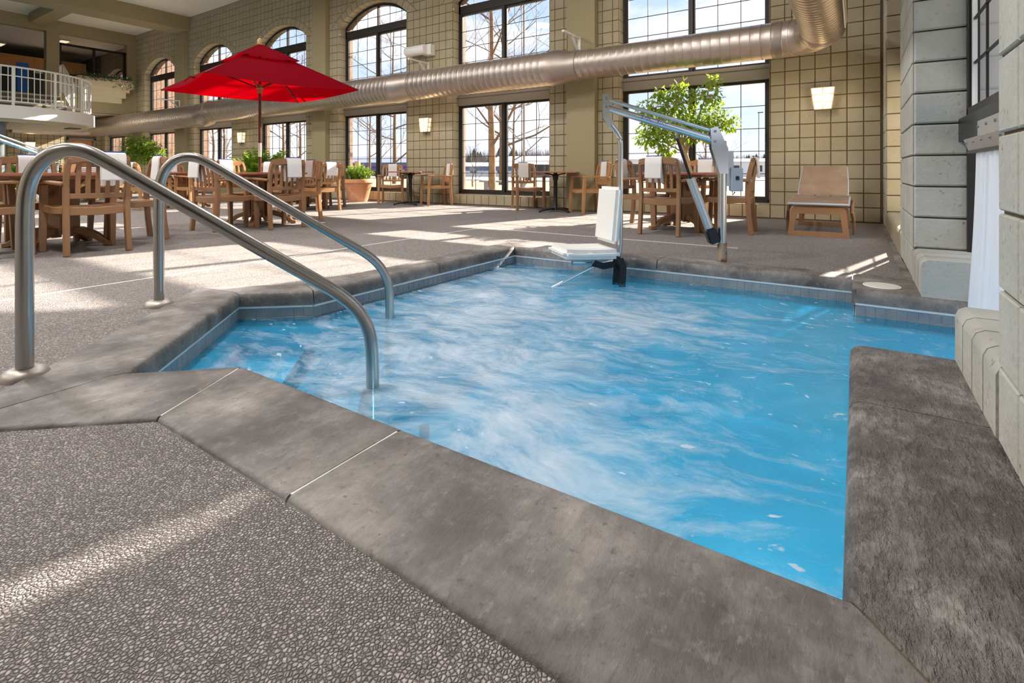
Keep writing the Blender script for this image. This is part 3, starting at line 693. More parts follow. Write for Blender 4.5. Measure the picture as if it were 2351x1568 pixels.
b = MB(); b.tube([(XF-.08, DY0+.13, 1.0), (XF-.02, DY0+.13, 1.0), (XF-.02, DY0+.24, 1.0)], .01, 6); b.build('door_handle', M['steel'], dr)

mezz = empty('wall_mezzanine', (0, 0, 0), kind='structure')
b = MB(); T = .28
b.box(XM-T, XM, -6.2, 3.2, 2.88, ZC); b.box(XM-T, XM, 3.2, 6.10, 2.88, 3.36); b.box(XM-T, XM, 3.2, 8.52, 5.655, ZC); b.box(XM-T, XM, 6.10, 6.46, 2.88, 5.655)
b.box(XM-T, XM, 6.46, 8.52, 2.88, 4.17); b.box(XM-T, XM, 8.52, YW, 2.88, ZC); b.build('front_wall', M['paint_olive'], mezz)
b = MB(); b.box(XF-8, XM-T, -6.2, YW, 3.05, 3.36); b.build('mezzanine_floor', M['dark_mid'], mezz)
b = MB(); b.box(XF-8, XM, -6.2, YW, 2.86, 2.90); b.build('soffit', M['paint_cream'], mezz)
b = MB(); b.box(XF-8, XM-T, -6.2, YW, 5.72, 5.80); b.build('mezzanine_ceiling', M['ceiling_paint'], mezz)
b = MB(); b.box(XF-8.1, XF-8, -6.2, YE, 2.9, ZC); b.box(XF-5, XF-4.9, -6.2, 5.2, 3.36, 5.72); b.box(XF-8, XF, YW, YE, 2.9, ZC); b.build('back_wall', M['dark_mid'], mezz)
b = MB(); b.box(XF-.2, XF-.1, 5.3, 8.3, 3.36, 4.75); b.build('wall_panelling', M['dark_wall'], mezz)
b = MB(); b.box(XF-.22, XF-.12, 5.3, 8.3, 4.75, 5.25); b.build('wood_panelling', M['door_wood'], mezz)
for y, z in ((6.6, 4.62), (7.0, 4.60), (7.5, 4.56), (7.9, 4.5)):
    b = MB(); b.box(XF-.1, XF-.06, y, y+.28, z, z+.07); b.build('wall_notice', M['paint_cream'], mezz)
# glazed screen in the right-hand opening
wn_ = empty('window_10', (0, 0, 0), kind='structure'); xg = XM-.14
b = MB()
for y in (6.46, 7.46, 8.44): b.box(xg-.03, xg+.03, y, y+.08, 4.17, 5.34)
b.box(xg-.03, xg+.03, 6.46, 8.52, 5.26, 5.34); b.box(xg-.03, xg+.03, 6.46, 8.52, 4.17, 4.22); b.build('window_frame', M['black_metal'], wn_)
for y0, y1 in ((6.54, 7.46), (7.54, 8.44)):
    b = MB(); b.quad((xg, y0, 4.22), (xg, y1, 4.22), (xg, y1, 5.26), (xg, y0, 5.26)); b.build('pane', M['dark_pane'], wn_)
for x, y, lab in ((XM-1.6, 7.0, 'flat glowing ceiling light behind the black framed glass screen'), (XM-4.2, 5.75, 'flat glowing ceiling light deep inside the dark mezzanine room')):
    t = empty('ceiling_light', (x, y, 5.72), 0, lab, 'lamp'); b = MB(); b.box(-.3, .3, -.16, .16, -.05, -.0); b.build('housing', M['paint_white'], t)
    b = MB(); b.box(-.27, .27, -.13, .13, -.075, -.045); b.build('diffuser', M['lamp_glow'], t, bevel=.02)
# planter box with its garland
t = empty('planter_box', (XM, 7.6, 3.30), 0, 'stepped cream planter ledge under the black framed mezzanine glass', 'planter')
for k, (dx, za, zb) in enumerate(((.55, .55, .86), (.42, .42, .55), (.36, .20, .42), (.26, .0, .20))):
    b = MB(); b.box(.0, dx, -.75+.06*k, .95-.10*k, za, zb); b.build('planter_step', M['paint_cream'], t)
random.seed(3); b = MB(); fr_, fw_ = MB(), MB()
for i in range(900):
    y = random.uniform(-.72, .93); x = .3+random.uniform(-.22, .30); z = .86+random.uniform(0, .16)*(1-abs(x-.3))
    if random.random() < .35: x = .56+random.uniform(0, .06); z = .86-random.random()**1.6*.38*(1 if y > .2 else .35)
    d = V((random.uniform(-1, 1), random.uniform(-1, 1), random.uniform(-.3, .9))).normalized()*.07; s = d.cross(V((random.random(), random.random(), 1))).normalized()*.022
    p = V((x, y, z)); tgt = b
    if random.random() < .10: tgt = fr_ if random.random() < .6 else fw_
    tgt.quad(p-s*.4, p+d*.5-s, p+d, p+d*.5+s)
g = empty('garland', (XM, 7.6, 3.30), 0, 'green garland with red and white flowers on the mezzanine planter', 'garland')
b.build('foliage', M['leaf_garland'], g, kind='stuff'); fr_.build('red_flowers', M['flower_red'], g, kind='stuff'); fw_.build('white_flowers', M['flower_white'], g, kind='stuff')
# balcony: curved slab, railing, steps up to the mezzanine
curve = [(-22.4, 6.86), (-21.9, 6.86), (-21.45, 6.78), (-21.0, 6.58), (-20.6, 6.25), (-20.2, 5.8), (-19.95, 5.35), (-19.8, 4.9), (-19.72, 4.4), (-19.7, 3.8), (-19.7, 3.0), (-19.7, 2.0)]
balc = empty('balcony', (0, 0, 0), kind='structure')
b = MB(); b.prism([(XM, 6.86)]+curve+[(XM, 2.0)], 2.20, 2.57); b.build('balcony_slab', M['paint_white'], balc, smooth=30)
b = MB(); b.prism([(XM, 6.5)]+[(x-.18, y-.12) for x, y in curve]+[(XM, 2.2)], 2.12, 2.20); b.build('balcony_soffit', M['paint_cream'], balc)
b = MB(); b.box(-21.6, -21.1, 6.0, 6.3, 2.09, 2.122); b.build('soffit_vent', M['dark_mid'], balc)
for i in range(4):
    b = MB(); b.box(XM, XM+1.25-.3*i, 3.4, 6.4, 2.57+.197*i, 2.57+.197*(i+1)); b.build('step', M['dark_mid'], balc)
    b = MB(); b.box(XM+1.25-.3*i-.05, XM+1.255-.3*i, 3.4, 6.4, 2.57+.197*(i+1)-.05, 2.57+.197*(i+1)+.006); b.build('step_nosing', M['paint_cream'], balc)
def railing(name, lab, pts, zb, posts, grp='white metal railings of the balcony', tail=None):
    t = empty(name, (pts[0][0], pts[0][1], pts[0][2] if len(pts[0]) > 2 else zb), 0, lab, 'railing', grp)
    o = t.location; q = [V((p[0], p[1], p[2] if len(p) > 2 else zb))-o for p in pts]
    def lift(h): return [p+V((0, 0, h)) for p in q]
    b = MB(); b.tube(lift(1.10), .028, 8); b.build('top_rail', M['paint_white'], t, smooth=60)
    b = MB(); b.tube(lift(.84), .018, 6); b.build('mid_rail', M['paint_white'], t, smooth=60)
    b = MB(); b.tube(lift(.12), .022, 6); b.build('bottom_rail', M['paint_white'], t, smooth=60)
    L = [0]
    for a, c in zip(q, q[1:]): L.append(L[-1]+(c-a).length)
    def at(s):
        for i in range(len(q)-1):
            if s <= L[i+1] or i == len(q)-2: return q[i].lerp(q[i+1], (s-L[i])/(L[i+1]-L[i]))
    n = int(L[-1]/.145); bm_ = None
    for i in range(1, n):
        if bm_ is None: mb = MB(); mb.tube([(0, 0, .12), (0, 0, 1.10)], .011, 6); bm_ = mb.mesh('baluster', M['paint_white'], 60)
        p = at(L[-1]*i/n); inst('baluster', bm_, t, Matrix.Translation(p))
    for s in posts:
        p = at(L[-1]*s); b = MB(); b.box(p.x-.03, p.x+.03, p.y-.03, p.y+.03, p.z, p.z+1.09); b.build('post', M['paint_white'], t)
    return t
def smooth_pts(p, n=4):
    o = []
    for i in range(len(p)-1):
        p0, p1, p2, p3 = (V((*p[max(0, min(len(p)-1, j))], 0)) for j in (i-1, i, i+1, i+2))
        for k in range(n):
            t = k/n; o.append(tuple((.5*((2*p1)+(p2-p0)*t+(2*p0-5*p1+4*p2-p3)*t*t+(3*p1-p0-3*p2+p3)*t**3))[:2]))
    return o+[tuple(p[-1])]
railing('balcony_railing', 'white curved balcony railing with upright bars above the balcony edge', smooth_pts([(x-.1, y-.08) for x, y in curve]), 2.57, (.02, .3, .46, .62, .8, 1))
railing('stair_railing', 'white sloping railing beside the steps at the balcony planter end', [(XM+.2, 6.42, 3.36), (XM+.45, 6.42, 3.36), (XM+1.5, 6.42, 2.6)], 3.36, (0, 1))
railing('stair_railing', 'white sloping railing on the steps above the dark round column', [(XM+1.2, 3.9, 3.5), (XM+2.6, 3.9, 2.65)], 3.3, (0, 1))
b = MB(); b.lathe([(.165, -.008), (.165, 2.06), (.24, 2.12), (.24, 2.2)], 24, (-20.35, 4.18, 0)); struct('column', b, M['grey_column'], smooth=40)
t = empty('sign_panel', (XM-1.2, 5.75, 3.36), 0, 'upright bright blue panel in the dark mezzanine doorway', 'panel'); b = MB(); b.box(-.04, .04, -.16, .16, .1, 1.25); b.build('board', M['blue_paint'], t, bevel=.01); b = MB(); b.box(-.15, .15, -.12, .12, 0, .1); b.build('foot', M['dark_wall'], t)
t = empty('caution_stand', (XM-1.0, 4.5, 3.36), 0, 'small yellow floor stand in the dark mezzanine room', 'stand'); b = MB(); b.beam([(.0, 0, .6), (.12, 0, .0)], .28, .02, side=(0, 1, 0)); b.build('board', M['yellow_paint'], t); b = MB(); b.beam([(.0, 0, .6), (-.12, 0, .0)], .28, .02, side=(0, 1, 0)); b.build('prop', M['yellow_paint'], t)

# ================================================================== ducts, lamps and fittings on the wall
YD, ZD = 8.2, 2.575
duct = empty('spiral_duct', (0, YD, ZD), 0, 'large spiral metal air duct hung along the window wall', 'duct')
def ribbed(p0, p1, r, pitch=.13, n=30):
    p0, p1 = V(p0), V(p1); L = (p1-p0).length; k = max(1, int(L/pitch)); pts = []; rs = []
    for i in range(k):
        for f, e in ((0, 0), (.04, .003), (.08, .003), (.12, 0), (.99, 0)):
            pts.append(p0.lerp(p1, (i+f)/k)); rs.append(r+e)
    pts.append(p1); rs.append(r)
    b = MB(); b.tube(pts, rs, n); return b
secs = [(-.85, -4.05, .252, 0.0), (-4.55, -8.0, .305, 0), (-8.5, -16.6, .315, -.01), (-17.1, -25.6, .355, -.085)]
prev = None
for x0, x1, r, dz in secs:
    ribbed((x0, 0, dz), (x1, 0, dz), r).build('duct_section', M['duct'], duct, smooth=50)
    if prev:
        b = MB(); b.tube([(prev[0]+.03, 0, prev[2]), (prev[0]-.02, 0, prev[2]), (prev[0]-.12, 0, prev[2]), (x0+.12, 0, dz), (x0+.02, 0, dz), (x0-.04, 0, dz)], [prev[1]+.012, prev[1]+.014, prev[1]+.006, r+.006, r+.014, r+.012], 30)
        b.build('reducer', M['duct'], duct, smooth=50)
    prev = (x1, r, dz)
XD2 = -.35                              # the elbow and the run that comes back over the spa
b = MB(); pts = [(-.95, 0, 0), (-.86, 0, 0)]+[(-.85+.5*math.sin(R_(a)), -.5+.5*math.cos(R_(a)), 0) for a in (0, 15, 30, 45, 60, 75, 90)]+[(XD2, -.55, 0)]
b.tube(pts, [.262, .258]+[.25]*7+[.258], 30); b.build('elbow', M['duct'], duct, smooth=50)
for a in (15, 38, 60, 82):
    b = MB(); c = V((-.85+.5*math.sin(R_(a)), -.5+.5*math.cos(R_(a)), 0)); d = V((math.cos(R_(a)), -math.sin(R_(a)), 0))*.006
    b.tube([c-d, c+d], .257, 30); b.build('elbow_seam', M['duct_seam'], duct, smooth=50)
ribbed((XD2, -.5, 0), (XD2, -13.5, 0), .25, .10).build('duct_section', M['duct'], duct, smooth=50)
b = MB(); a = R_(-12)
for s_ in (-.035, .035): b.beam([(XD2+.255*math.cos(a+s_*3), -.62, .255*math.sin(a+s_*3)), (XD2+.255*math.cos(a+s_*3), -9, .255*math.sin(a+s_*3))], .012, .03, side=(math.cos(a), 0, math.sin(a)))
b.build('slot_diffuser', M['paint_white'], duct)
b = MB(); b.beam([(XD2+.25*math.cos(a), -.62, .25*math.sin(a)), (XD2+.25*math.cos(a), -9, .25*math.sin(a))], .012, .05, side=(math.cos(a), 0, math.sin(a))); b.build('slot', M['black_metal'], duct)
b = MB(); pts = [(-25.5, 0, -.085)]+[(-25.6-.5*math.sin(R_(a)), -.5+.5*math.cos(R_(a)), -.085) for a in (0, 22, 45, 68, 90)]+[(-26.1, -2.5, -.085)]
b.tube(pts, .355, 26); b.build('elbow', M['duct'], duct, smooth=50)
bx = [-.75, -4.27, -8.15, -12.02, -15.9, -19.77]
for i, x in enumerate(bx):
    y0 = YW-(.133 if i % 2 else 0); side = ('the far right of the wall', 'the pilaster beside the lift window', 'the wall below the white floodlight', 'the pilaster behind the red umbrella', 'the wall above the umbrella table', 'the pilaster by the mezzanine')[i]
    t = empty('duct_bracket', (x, y0, 3.16), 0, f'white triangular duct bracket on {side}', 'bracket', 'duct brackets')
    b = MB(); b.box(-.03, .03, -.012, 0, -.30, .04); b.build('wall_plate', M['paint_white'], t)
    b = MB(); b.box(-.022, .022, -.64, -.012, 0, .035); b.build('arm', M['paint_white'], t)
    b = MB(); b.beam([(0, -.02, -.25), (0, -.30, .005)], .04, .03, side=(1, 0, 0)); b.build('brace', M['paint_white'], t)
    b = MB(); b.tube([(0, YD-y0, -.02), (0, YD-y0, -.31)], .007, 6); b.build('hanger_rod', M['pole_brown'], t)
def sconce(loc, rz, lab, near=True):
    t = empty('wall_sconce', loc, rz, lab, 'lamp', 'lit wall sconces')
    def tr(b, ins, y0, y1):
        z0, z1 = ins, .32-ins; f = lambda z: .105+.045*z/.32-ins
        b.add([(s*f(z), y, z) for y in (y0, y1) for z in (z0, z1) for s in (-1, 1)], [(0, 1, 3, 2), (4, 5, 7, 6), (0, 1, 5, 4), (2, 3, 7, 6), (0, 2, 6, 4), (1, 3, 7, 5)])
    b = MB(); tr(b, .004, -.10, -.002); sh_ = b.build('shade', M['lamp_glow' if near else 'lamp_glow_far'], t)
    b = MB()
    for z in (.0, .107, .213, .315):
        f = .108+.045*z/.32; b.box(-f, f, -.110, -.0, z, z+.010)
    for s in (-1, 0, 1): b.beam([(s*.107, -.103, .002), (s*.152, -.103, .318)], .010, .012, side=(1, 0, 0))
    b.build('shade_frame', M['sconce_frame'], sh_)
    ld = bpy.data.lights.new('sconce_bulb', 'POINT'); ld.energy = 4 if near else 4; ld.color = (1, .72, .38); ld.shadow_soft_size = .08
    lo = bpy.data.objects.new('sconce_bulb', ld); COL.objects.link(lo); lo.parent = t; lo.location = (0, -.20, .16)
sconce((-.40, YW, 1.61), 0, 'lit wall sconce above the reclining lounge chair')
sconce((-8.2, YW, 1.61), 0, 'lit wall sconce below the white floodlight')
sconce((-15.94, YW, 1.60), 0, 'lit wall sconce behind the umbrella pole')
sconce((XF, 6.47, 1.54), PI/2, 'lit wall sconce on the far block wall by the wooden door', False)
t = empty('flood_light', (-8.28, YW, 3.46), 0, 'white cylindrical floodlight on the block wall above the duct', 'lamp')
b = MB(); b.box(.10, .34, -.16, 0, -.12, .12); wb_ = b.build('wall_box', M['white_plastic'], t, bevel=.01)
b = MB(); b.tube([(-.36, -.20, 0), (-.34, -.20, 0), (.22, -.20, 0), (.24, -.20, 0)], [.10, .115, .115, .10], 22); b.build('barrel', M['white_plastic'], t, smooth=40)
b = MB(); b.lathe([(0, 0), (.012, 0), (.012, .01), (0, .01)], 8, (.22, -.08, .05)); b.build('screw', M['screw'], wb_)
# high-bay lamps added out of view as fill light for the hall
proto = None
for i, (x, y) in enumerate([(x, y) for x in (-3.4, -8, -12.6) for y in (-3.8, .4, 4.4)]):
    if proto is None:
        t = proto = empty('fill_high_bay_lamp', (x, y, 5.2), 0, 'added round high-bay fill lamp, out of view under the hall ceiling', 'lamp', 'added high-bay fill lamps')
        b = MB(); b.lathe([(.05, .34), (.12, .30), (.30, .05), (.34, 0), (.32, .0), (.28, .05), (.10, .27), (0, .28)], 24); b.build('reflector', M['aluminium'], t, smooth=40)
        b = MB(); b.tube([(0, 0, .33), (0, 0, .86)], .012, 6); b.build('stem', M['black_metal'], t)
        b = MB(); b.lathe([(0, .02), (.27, .02), (.27, .03), (0, .03)], 24); b.build('lens', M['lamp_white'], t)
    else: t = copy_tree(proto); t.location = (x, y, 5.2)
    ld = bpy.data.lights.new('fill_high_bay', 'AREA'); ld.shape = 'DISK'; ld.size = .6; ld.energy = {-3.8: 75, .4: 105, 4.4: 42}[y]; ld.color = (1, .962, .925)
    lo = bpy.data.objects.new('fill_high_bay', ld); COL.objects.link(lo); lo.parent = t; lo.location = (0, 0, -.01)
# ================================================================== spa rails, lift, curtain
def fillet(pts, rad, n=6):
    pts = [V(p) for p in pts]; o = [pts[0]]
    for a, p, c in zip(pts, pts[1:], pts[2:]):
        d0, d1 = (a-p), (c-p); k = min(rad, d0.length*.48, d1.length*.48); p0, p1 = p+d0.normalized()*k, p+d1.normalized()*k
        for i in range(n+1):
            t = i/n; o.append(p0*(1-t)**2+p*2*t*(1-t)+p1*t*t)
    return o+[pts[-1]]
def handrail(A, B, prof, lab):
    A3, B3 = V((*A, 0)), V((*B, 0)); L = (B3-A3).length; e = (B3-A3)/L
    t = empty('handrail', (*A, -.012), 0, lab, 'handrail', 'spa handrails')
    b = MB(); b.tube([e*s+V((0, 0, z+.012)) for s, z in prof], .0258, 20, side=V((-e.y, e.x, 0))); b.build('rail_tube', M['steel'], t, smooth=60)
    b = MB(); b.lathe([(.028, .034), (.040, .034), (.060, .026), (.070, .012), (.072, 0), (.028, 0)], 28); b.build('escutcheon', M['steel_dull'], t, smooth=50)
    if 'white coping joints' in lab:
        b = MB(); b.lathe([(0, 0), (.005, 0), (.005, .003), (0, .003)], 8); o = b.build('set_screw', M['screw'], t); o.matrix_local = frame4((-.0255, -.004, .30), (0, 1, 0), (-1, 0, 0))
mat('steel_dull', (.42, .38, .35), .45, .7, bump=(60, .1, .003))
def cr(p, n=5):
    o = []
    for i in range(len(p)-1):
        p0, p1, p2, p3 = (V((*p[max(0, min(len(p)-1, j))], 0)) for j in (i-1, i, i+1, i+2))
        m1, m2 = (p2-p0)/max(1e-6, (p2-p1).length+(p1-p0).length)*(p2-p1).length, (p3-p1)/max(1e-6, (p3-p2).length+(p2-p1).length)*(p2-p1).length
        for k in range(n):
            t = k/n; q = p1*(2*t**3-3*t*t+1)+m1*(t**3-2*t*t+t)+p2*(3*t*t-2*t**3)+m2*(t**3-t*t); o.append((q.x, q.y))
    return o+[p[-1]]
P1 = [(0, .0), (0, .40), (.002, .60), (.012, .675), (.036, .735), (.078, .779), (.13, .797), (.185, .790), (.246, .758), (.36, .6845), (.473, .611), (.775, .415), (1.0, .269), (1.06, .227), (1.115, .178), (1.158, .118), (1.183, .05), (1.192, -.03), (1.194, -.15), (1.195, -.5)]
P1 = cr(P1)
handrail((-2.46, .574), (-1.64, 1.45), P1, 'brushed steel grab rail standing beside the white coping joints')
handrail((-3.155, 1.281), (-2.33, 2.19), [(s*1.023, z) for s, z in P1], 'brushed steel grab rail standing on the dining table side of the steps')
# ---- pool lift
LP = V((-.889, 4.37, -.012)); e = V((-.889, -.458, 0)); nn = V((.458, -.889, 0))
def make_lift():
    t = empty('pool_lift', LP, 0, 'chrome pool lift with white plastic seat over the spa', 'pool lift', 'pool lifts')
    def P(s, z, k=0): return e*s+nn*k+V((0, 0, z+.012))
    b = MB(); b.tube([P(0, .15), P(0, .96)], .034, 18); b.build('post', M['lift_steel'], t, smooth=60)
    b = MB(); b.tube([P(0, 0), P(0, .02), P(0, .15)], [.040, .037, .037], 16); b.build('base_sleeve', M['rust'], t, smooth=60)
    b = MB(); b.tube([P(.0, .945), P(.93, 1.245)], .030, 18); b.build('lower_arm', M['lift_steel'], t, smooth=60)
    b = MB(); b.tube([P(.06, 1.035), P(.915, 1.308)], .016, 12); b.build('upper_arm', M['lift_steel'], t, smooth=60)
    b = MB()
    for k in (-.036, .036):                                  # pivot plates on the post
        q = [(.10, 1.06), (.045, 1.075), (-.035, .90), (-.035, .70), (.03, .70), (.09, .90)]
        b.add([P(s, z, k+d) for d in (-.004, .004) for s, z in q], [tuple(range(6)), tuple(range(6, 12))]+[(i, (i+1) % 6, 6+(i+1) % 6, 6+i) for i in range(6)])
    pv_ = b.build('pivot_plate', M['lift_steel'], t)
    b = MB()
    for k in (-.034, .034):
        q = [(.945, 1.345), (.895, 1.345), (.89, 1.17), (.85, 1.105), (.895, 1.08), (.94, 1.15)]
        b.add([P(s, z, k+d) for d in (-.004, .004) for s, z in q], [tuple(range(6)), tuple(range(6, 12))]+[(i, (i+1) % 6, 6+(i+1) % 6, 6+i) for i in range(6)])
    eb_ = b.build('end_bracket', M['lift_steel'], t)
    for s, z in ((.065, 1.035), (.065, .955), (.915, 1.308), (.915, 1.24)):
        b = MB(); b.tube([P(s, z, -.046), P(s, z, .046)], .011, 10); b.build('bolt', M['screw'], pv_ if s < .5 else eb_)
    # seat: faces away from the post, turned a little to the deck
    f = V((-.660, -.751, 0)); g = V((.751, -.660, 0)); c = e*.80
    def S(a, k, z): return c+f*a+g*k+V((0, 0, z+.012))
    b = MB(); b.tube(fillet([P(.90, 1.13), P(.80, 1.0), S(0, 0, .9), S(0, 0, .12), S(.02, 0, .0), S(.12, 0, -.02), S(.42, 0, -.005)], .07), .022, 14); b.build('seat_pole', M['lift_steel'], t, smooth=60)
    def slab(name, path, wd, th):
        b = MB(); b.sweep(path, [(-wd/2, -th/2), (wd/2, -th/2), (wd/2, th/2), (-wd/2, th/2)], side=g); return b.build(name, M['white_plastic'], t, smooth=40, bevel=min(th*.40, .03), seg=4)
    sp_ = slab('seat_pad', [S(.09, 0, .075), S(.34, 0, .078), S(.50, 0, .086), S(.56, 0, .092)], .40, .075)
    slab('back_pad', [S(.125, 0, .15), S(.105, 0, .36), S(.085, 0, .595)], .36, .06)
    b = MB(); b.beam([S(.16, 0, .1135), S(.46, 0, .12)], .25, .004, side=g); b.build('seat_recess', M['white_plastic'], sp_, bevel=.0015)
    b = MB(); b.tube([S(.20, .05, -.012), S(.62, .12, -.165), S(.80, .14, -.25)], .013, 10); b.build('footrest_strut', M['lift_steel'], t, smooth=60)
    b = MB(); b.box(-.02, .02, -.02, .02, -.02, .02); o = b.build('strut_clamp', M['screw'], t); o.location = S(.24, .055, -.012)
    b = MB()
    for k0 in (.02, .13): b.beam([S(.03+k0*.3, k0, .03), S(.05, k0+.02, -.03), S(.06, k0+.03, -.11), S(.07, k0+.035, -.19)], .055, .006, side=f)
    b.beam([S(.28, .1, .0), S(.18, .08, -.035), S(.1, .09, -.02), S(.05, .1, -.05)], .055, .006, side=f)
    b.build('seat_belt', M['black_web'], t)
    # actuator
    top, mid, low = P(.35, .985, .0), P(.245, .66, .0), P(.095, .245, .0)
    b = MB(); b.tube([top, mid], .012, 10); b.build('actuator_rod', M['black_plastic'], t, smooth=60)
    b = MB(); b.tube([mid, low], .034, 18); b.build('actuator_cylinder', M['aluminium'], t, smooth=60)
    d = (low-mid).normalized(); b = MB(); b.beam([low-d*.02, low+d*.105], .10, .085, side=nn); am_ = b.build('actuator_motor', M['black_plastic'], t, bevel=.014, seg=2)
    b = MB(); b.beam([P(.095, .985, 0)+e*.255, P(.35, 1.04, 0)], .04, .012, side=nn); b.build('rod_clevis', M['screw'], t)
    b = MB(); b.beam([P(.06, .145), P(0, .16)], .03, .02, side=nn); b.build('motor_bracket', M['lift_steel'], t)
    b = MB(); b.tube([low+V((0, 0, .06)), low+V((-.03, -.0, .02)), low+d*.04], .008, 6); b.build('cable', M['black_plastic'], am_)
    # control box on the back of the post
    b = MB(); b.sweep([P(-.055, .88, -.02), P(-.055, .60, -.02)], [(-.03, -.03), (.03, -.03), (.03, .03), (-.03, .03)], side=nn); b.build('mast_channel', M['aluminium'], t)
    b = MB(); b.sweep([P(-.105, .745, .0), P(-.105, .56, .0)], [(-.035, -.045), (.035, -.045), (.035, .045), (-.035, .045)], side=nn); cb = b.build('control_box', M['grey_plastic'], t, bevel=.006)
    b = MB(); b.sweep([P(-.105, .68, .038), P(-.105, .65, .038)], [(-.003, -.012), (.003, -.012), (.003, .012), (-.003, .012)], side=nn); b.build('box_latch', M['black_plastic'], cb)
    b = MB(); b.tube([P(-.07, .57, .02), P(-.075, .53, .02), P(-.09, .555, .02)], .006, 6); b.build('plug', M['black_plastic'], cb)
    # maker's lettering along the lower arm
    cu = bpy.data.curves.new('lettering', 'FONT'); cu.body = 'SPECTRUM'; cu.size = .043; cu.shear = .35; cu.extrude = .0004; cu.align_x = 'CENTER'; cu.align_y = 'CENTER'; cu.space_character = 1.06
    to = bpy.data.objects.new('tmp', cu); COL.objects.link(to); me = bpy.data.meshes.new_from_object(to); bpy.data.objects.remove(to)
    ctr = P(.54, .945+.3*.54/.93, .0); ax = (P(0, .945)-P(.93, 1.245)).normalized(); out = (nn+V((0, 0, .30))).normalized(); out = (out-ax*out.dot(ax)).normalized()
    for v_ in me.vertices:                                   # wrapped on the round tube
        th = v_.co.y/.0312; q = ax*v_.co.x+(out*math.cos(th)+out.cross(ax)*math.sin(th))*(.0308+v_.co.z); v_.co = q
    me.materials.clear(); me.materials.append(M['deep_blue']); inst('lettering', me, t, Matrix.Translation(ctr))
    return t
mat('rust', (.45, .36, .28), .6, .5, var=(14, (.22, .08, .025), .5, .6))
mat('deep_blue_dummy', (.01, .03, .3), .5)
lift = make_lift()
l2 = copy_tree(lift); l2.location = (-10.2, 2.62, -.012); l2['label'] = 'blue grey pool lift arm beside the far pool behind the tables'
# ---- strip curtain between the spa and the open air
y0, y1 = OP1
cur = empty('strip_curtain', (XG-.085, 3.0, WZ), 0, 'white translucent vinyl strip curtain hanging over the water channel', 'curtain')
random.seed(5); k = 12
for i in range(k):
    yc = 2.02+1.66*i/(k-1); b = MB(); N = 10; pts = []
    zt, zb = .83, (WZ+.003 if 2.62 < yc < 3.76 else .215)
    ph = random.uniform(0, 6)
    for r in range(N+1):
        z = zt+(zb-zt)*r/N; f_ = r/N
        for c in range(13):
            u = c/12-.5; pts.append((.011*math.sin(u*14+ph)*(.5+f_)+.016*(i % 2)-.03*f_*f_, (yc-3.0)*(1+.05*f_)+u*.235*(1+.10*f_), z-WZ))
    b.add(pts, [(r*13+c, r*13+c+1, r*13+c+14, r*13+c+13) for r in range(N) for c in range(12)]); b.build('vinyl_strip', M['vinyl'], cur, smooth=170)
rl = empty('curtain_rail', (XG-.072, 2.85, .83), 0, 'brushed aluminium curtain rail with screws above the vinyl strips', 'rail')
b = MB(); b.box(-.012, -.001, -.95, .80, .055, .155); hp_ = b.build('header_plate', M['aluminium'], rl, bevel=.002)
b = MB(); b.beam([(-.032, -.95, .03), (-.032, .95, .03)], .010, .075, side=(1, 0, .35)); cp_ = b.build('clamp_plate', M['aluminium'], rl, bevel=.002)
b = MB(); b.beam([(-.018, -.95, -.006), (-.018, .95, -.006)], .03, .016, side=(1, 0, 0)); b.build('strip_channel', M['black_metal'], rl)
b = MB(); b.tube([(0, 0, 0), (-.006, 0, 0)], .008, 8); sm = b.mesh('screw', M['screw'], 50)
for j in range(9):
    y = .9-j*.2; inst('screw', sm, hp_, Matrix.Translation((-.012, y-.13, .125))); inst('screw', sm, cp_, Matrix.Translation((-.042, y, .045))); inst('screw', sm, hp_, Matrix.Translation((-.012, y-.17, .07)))

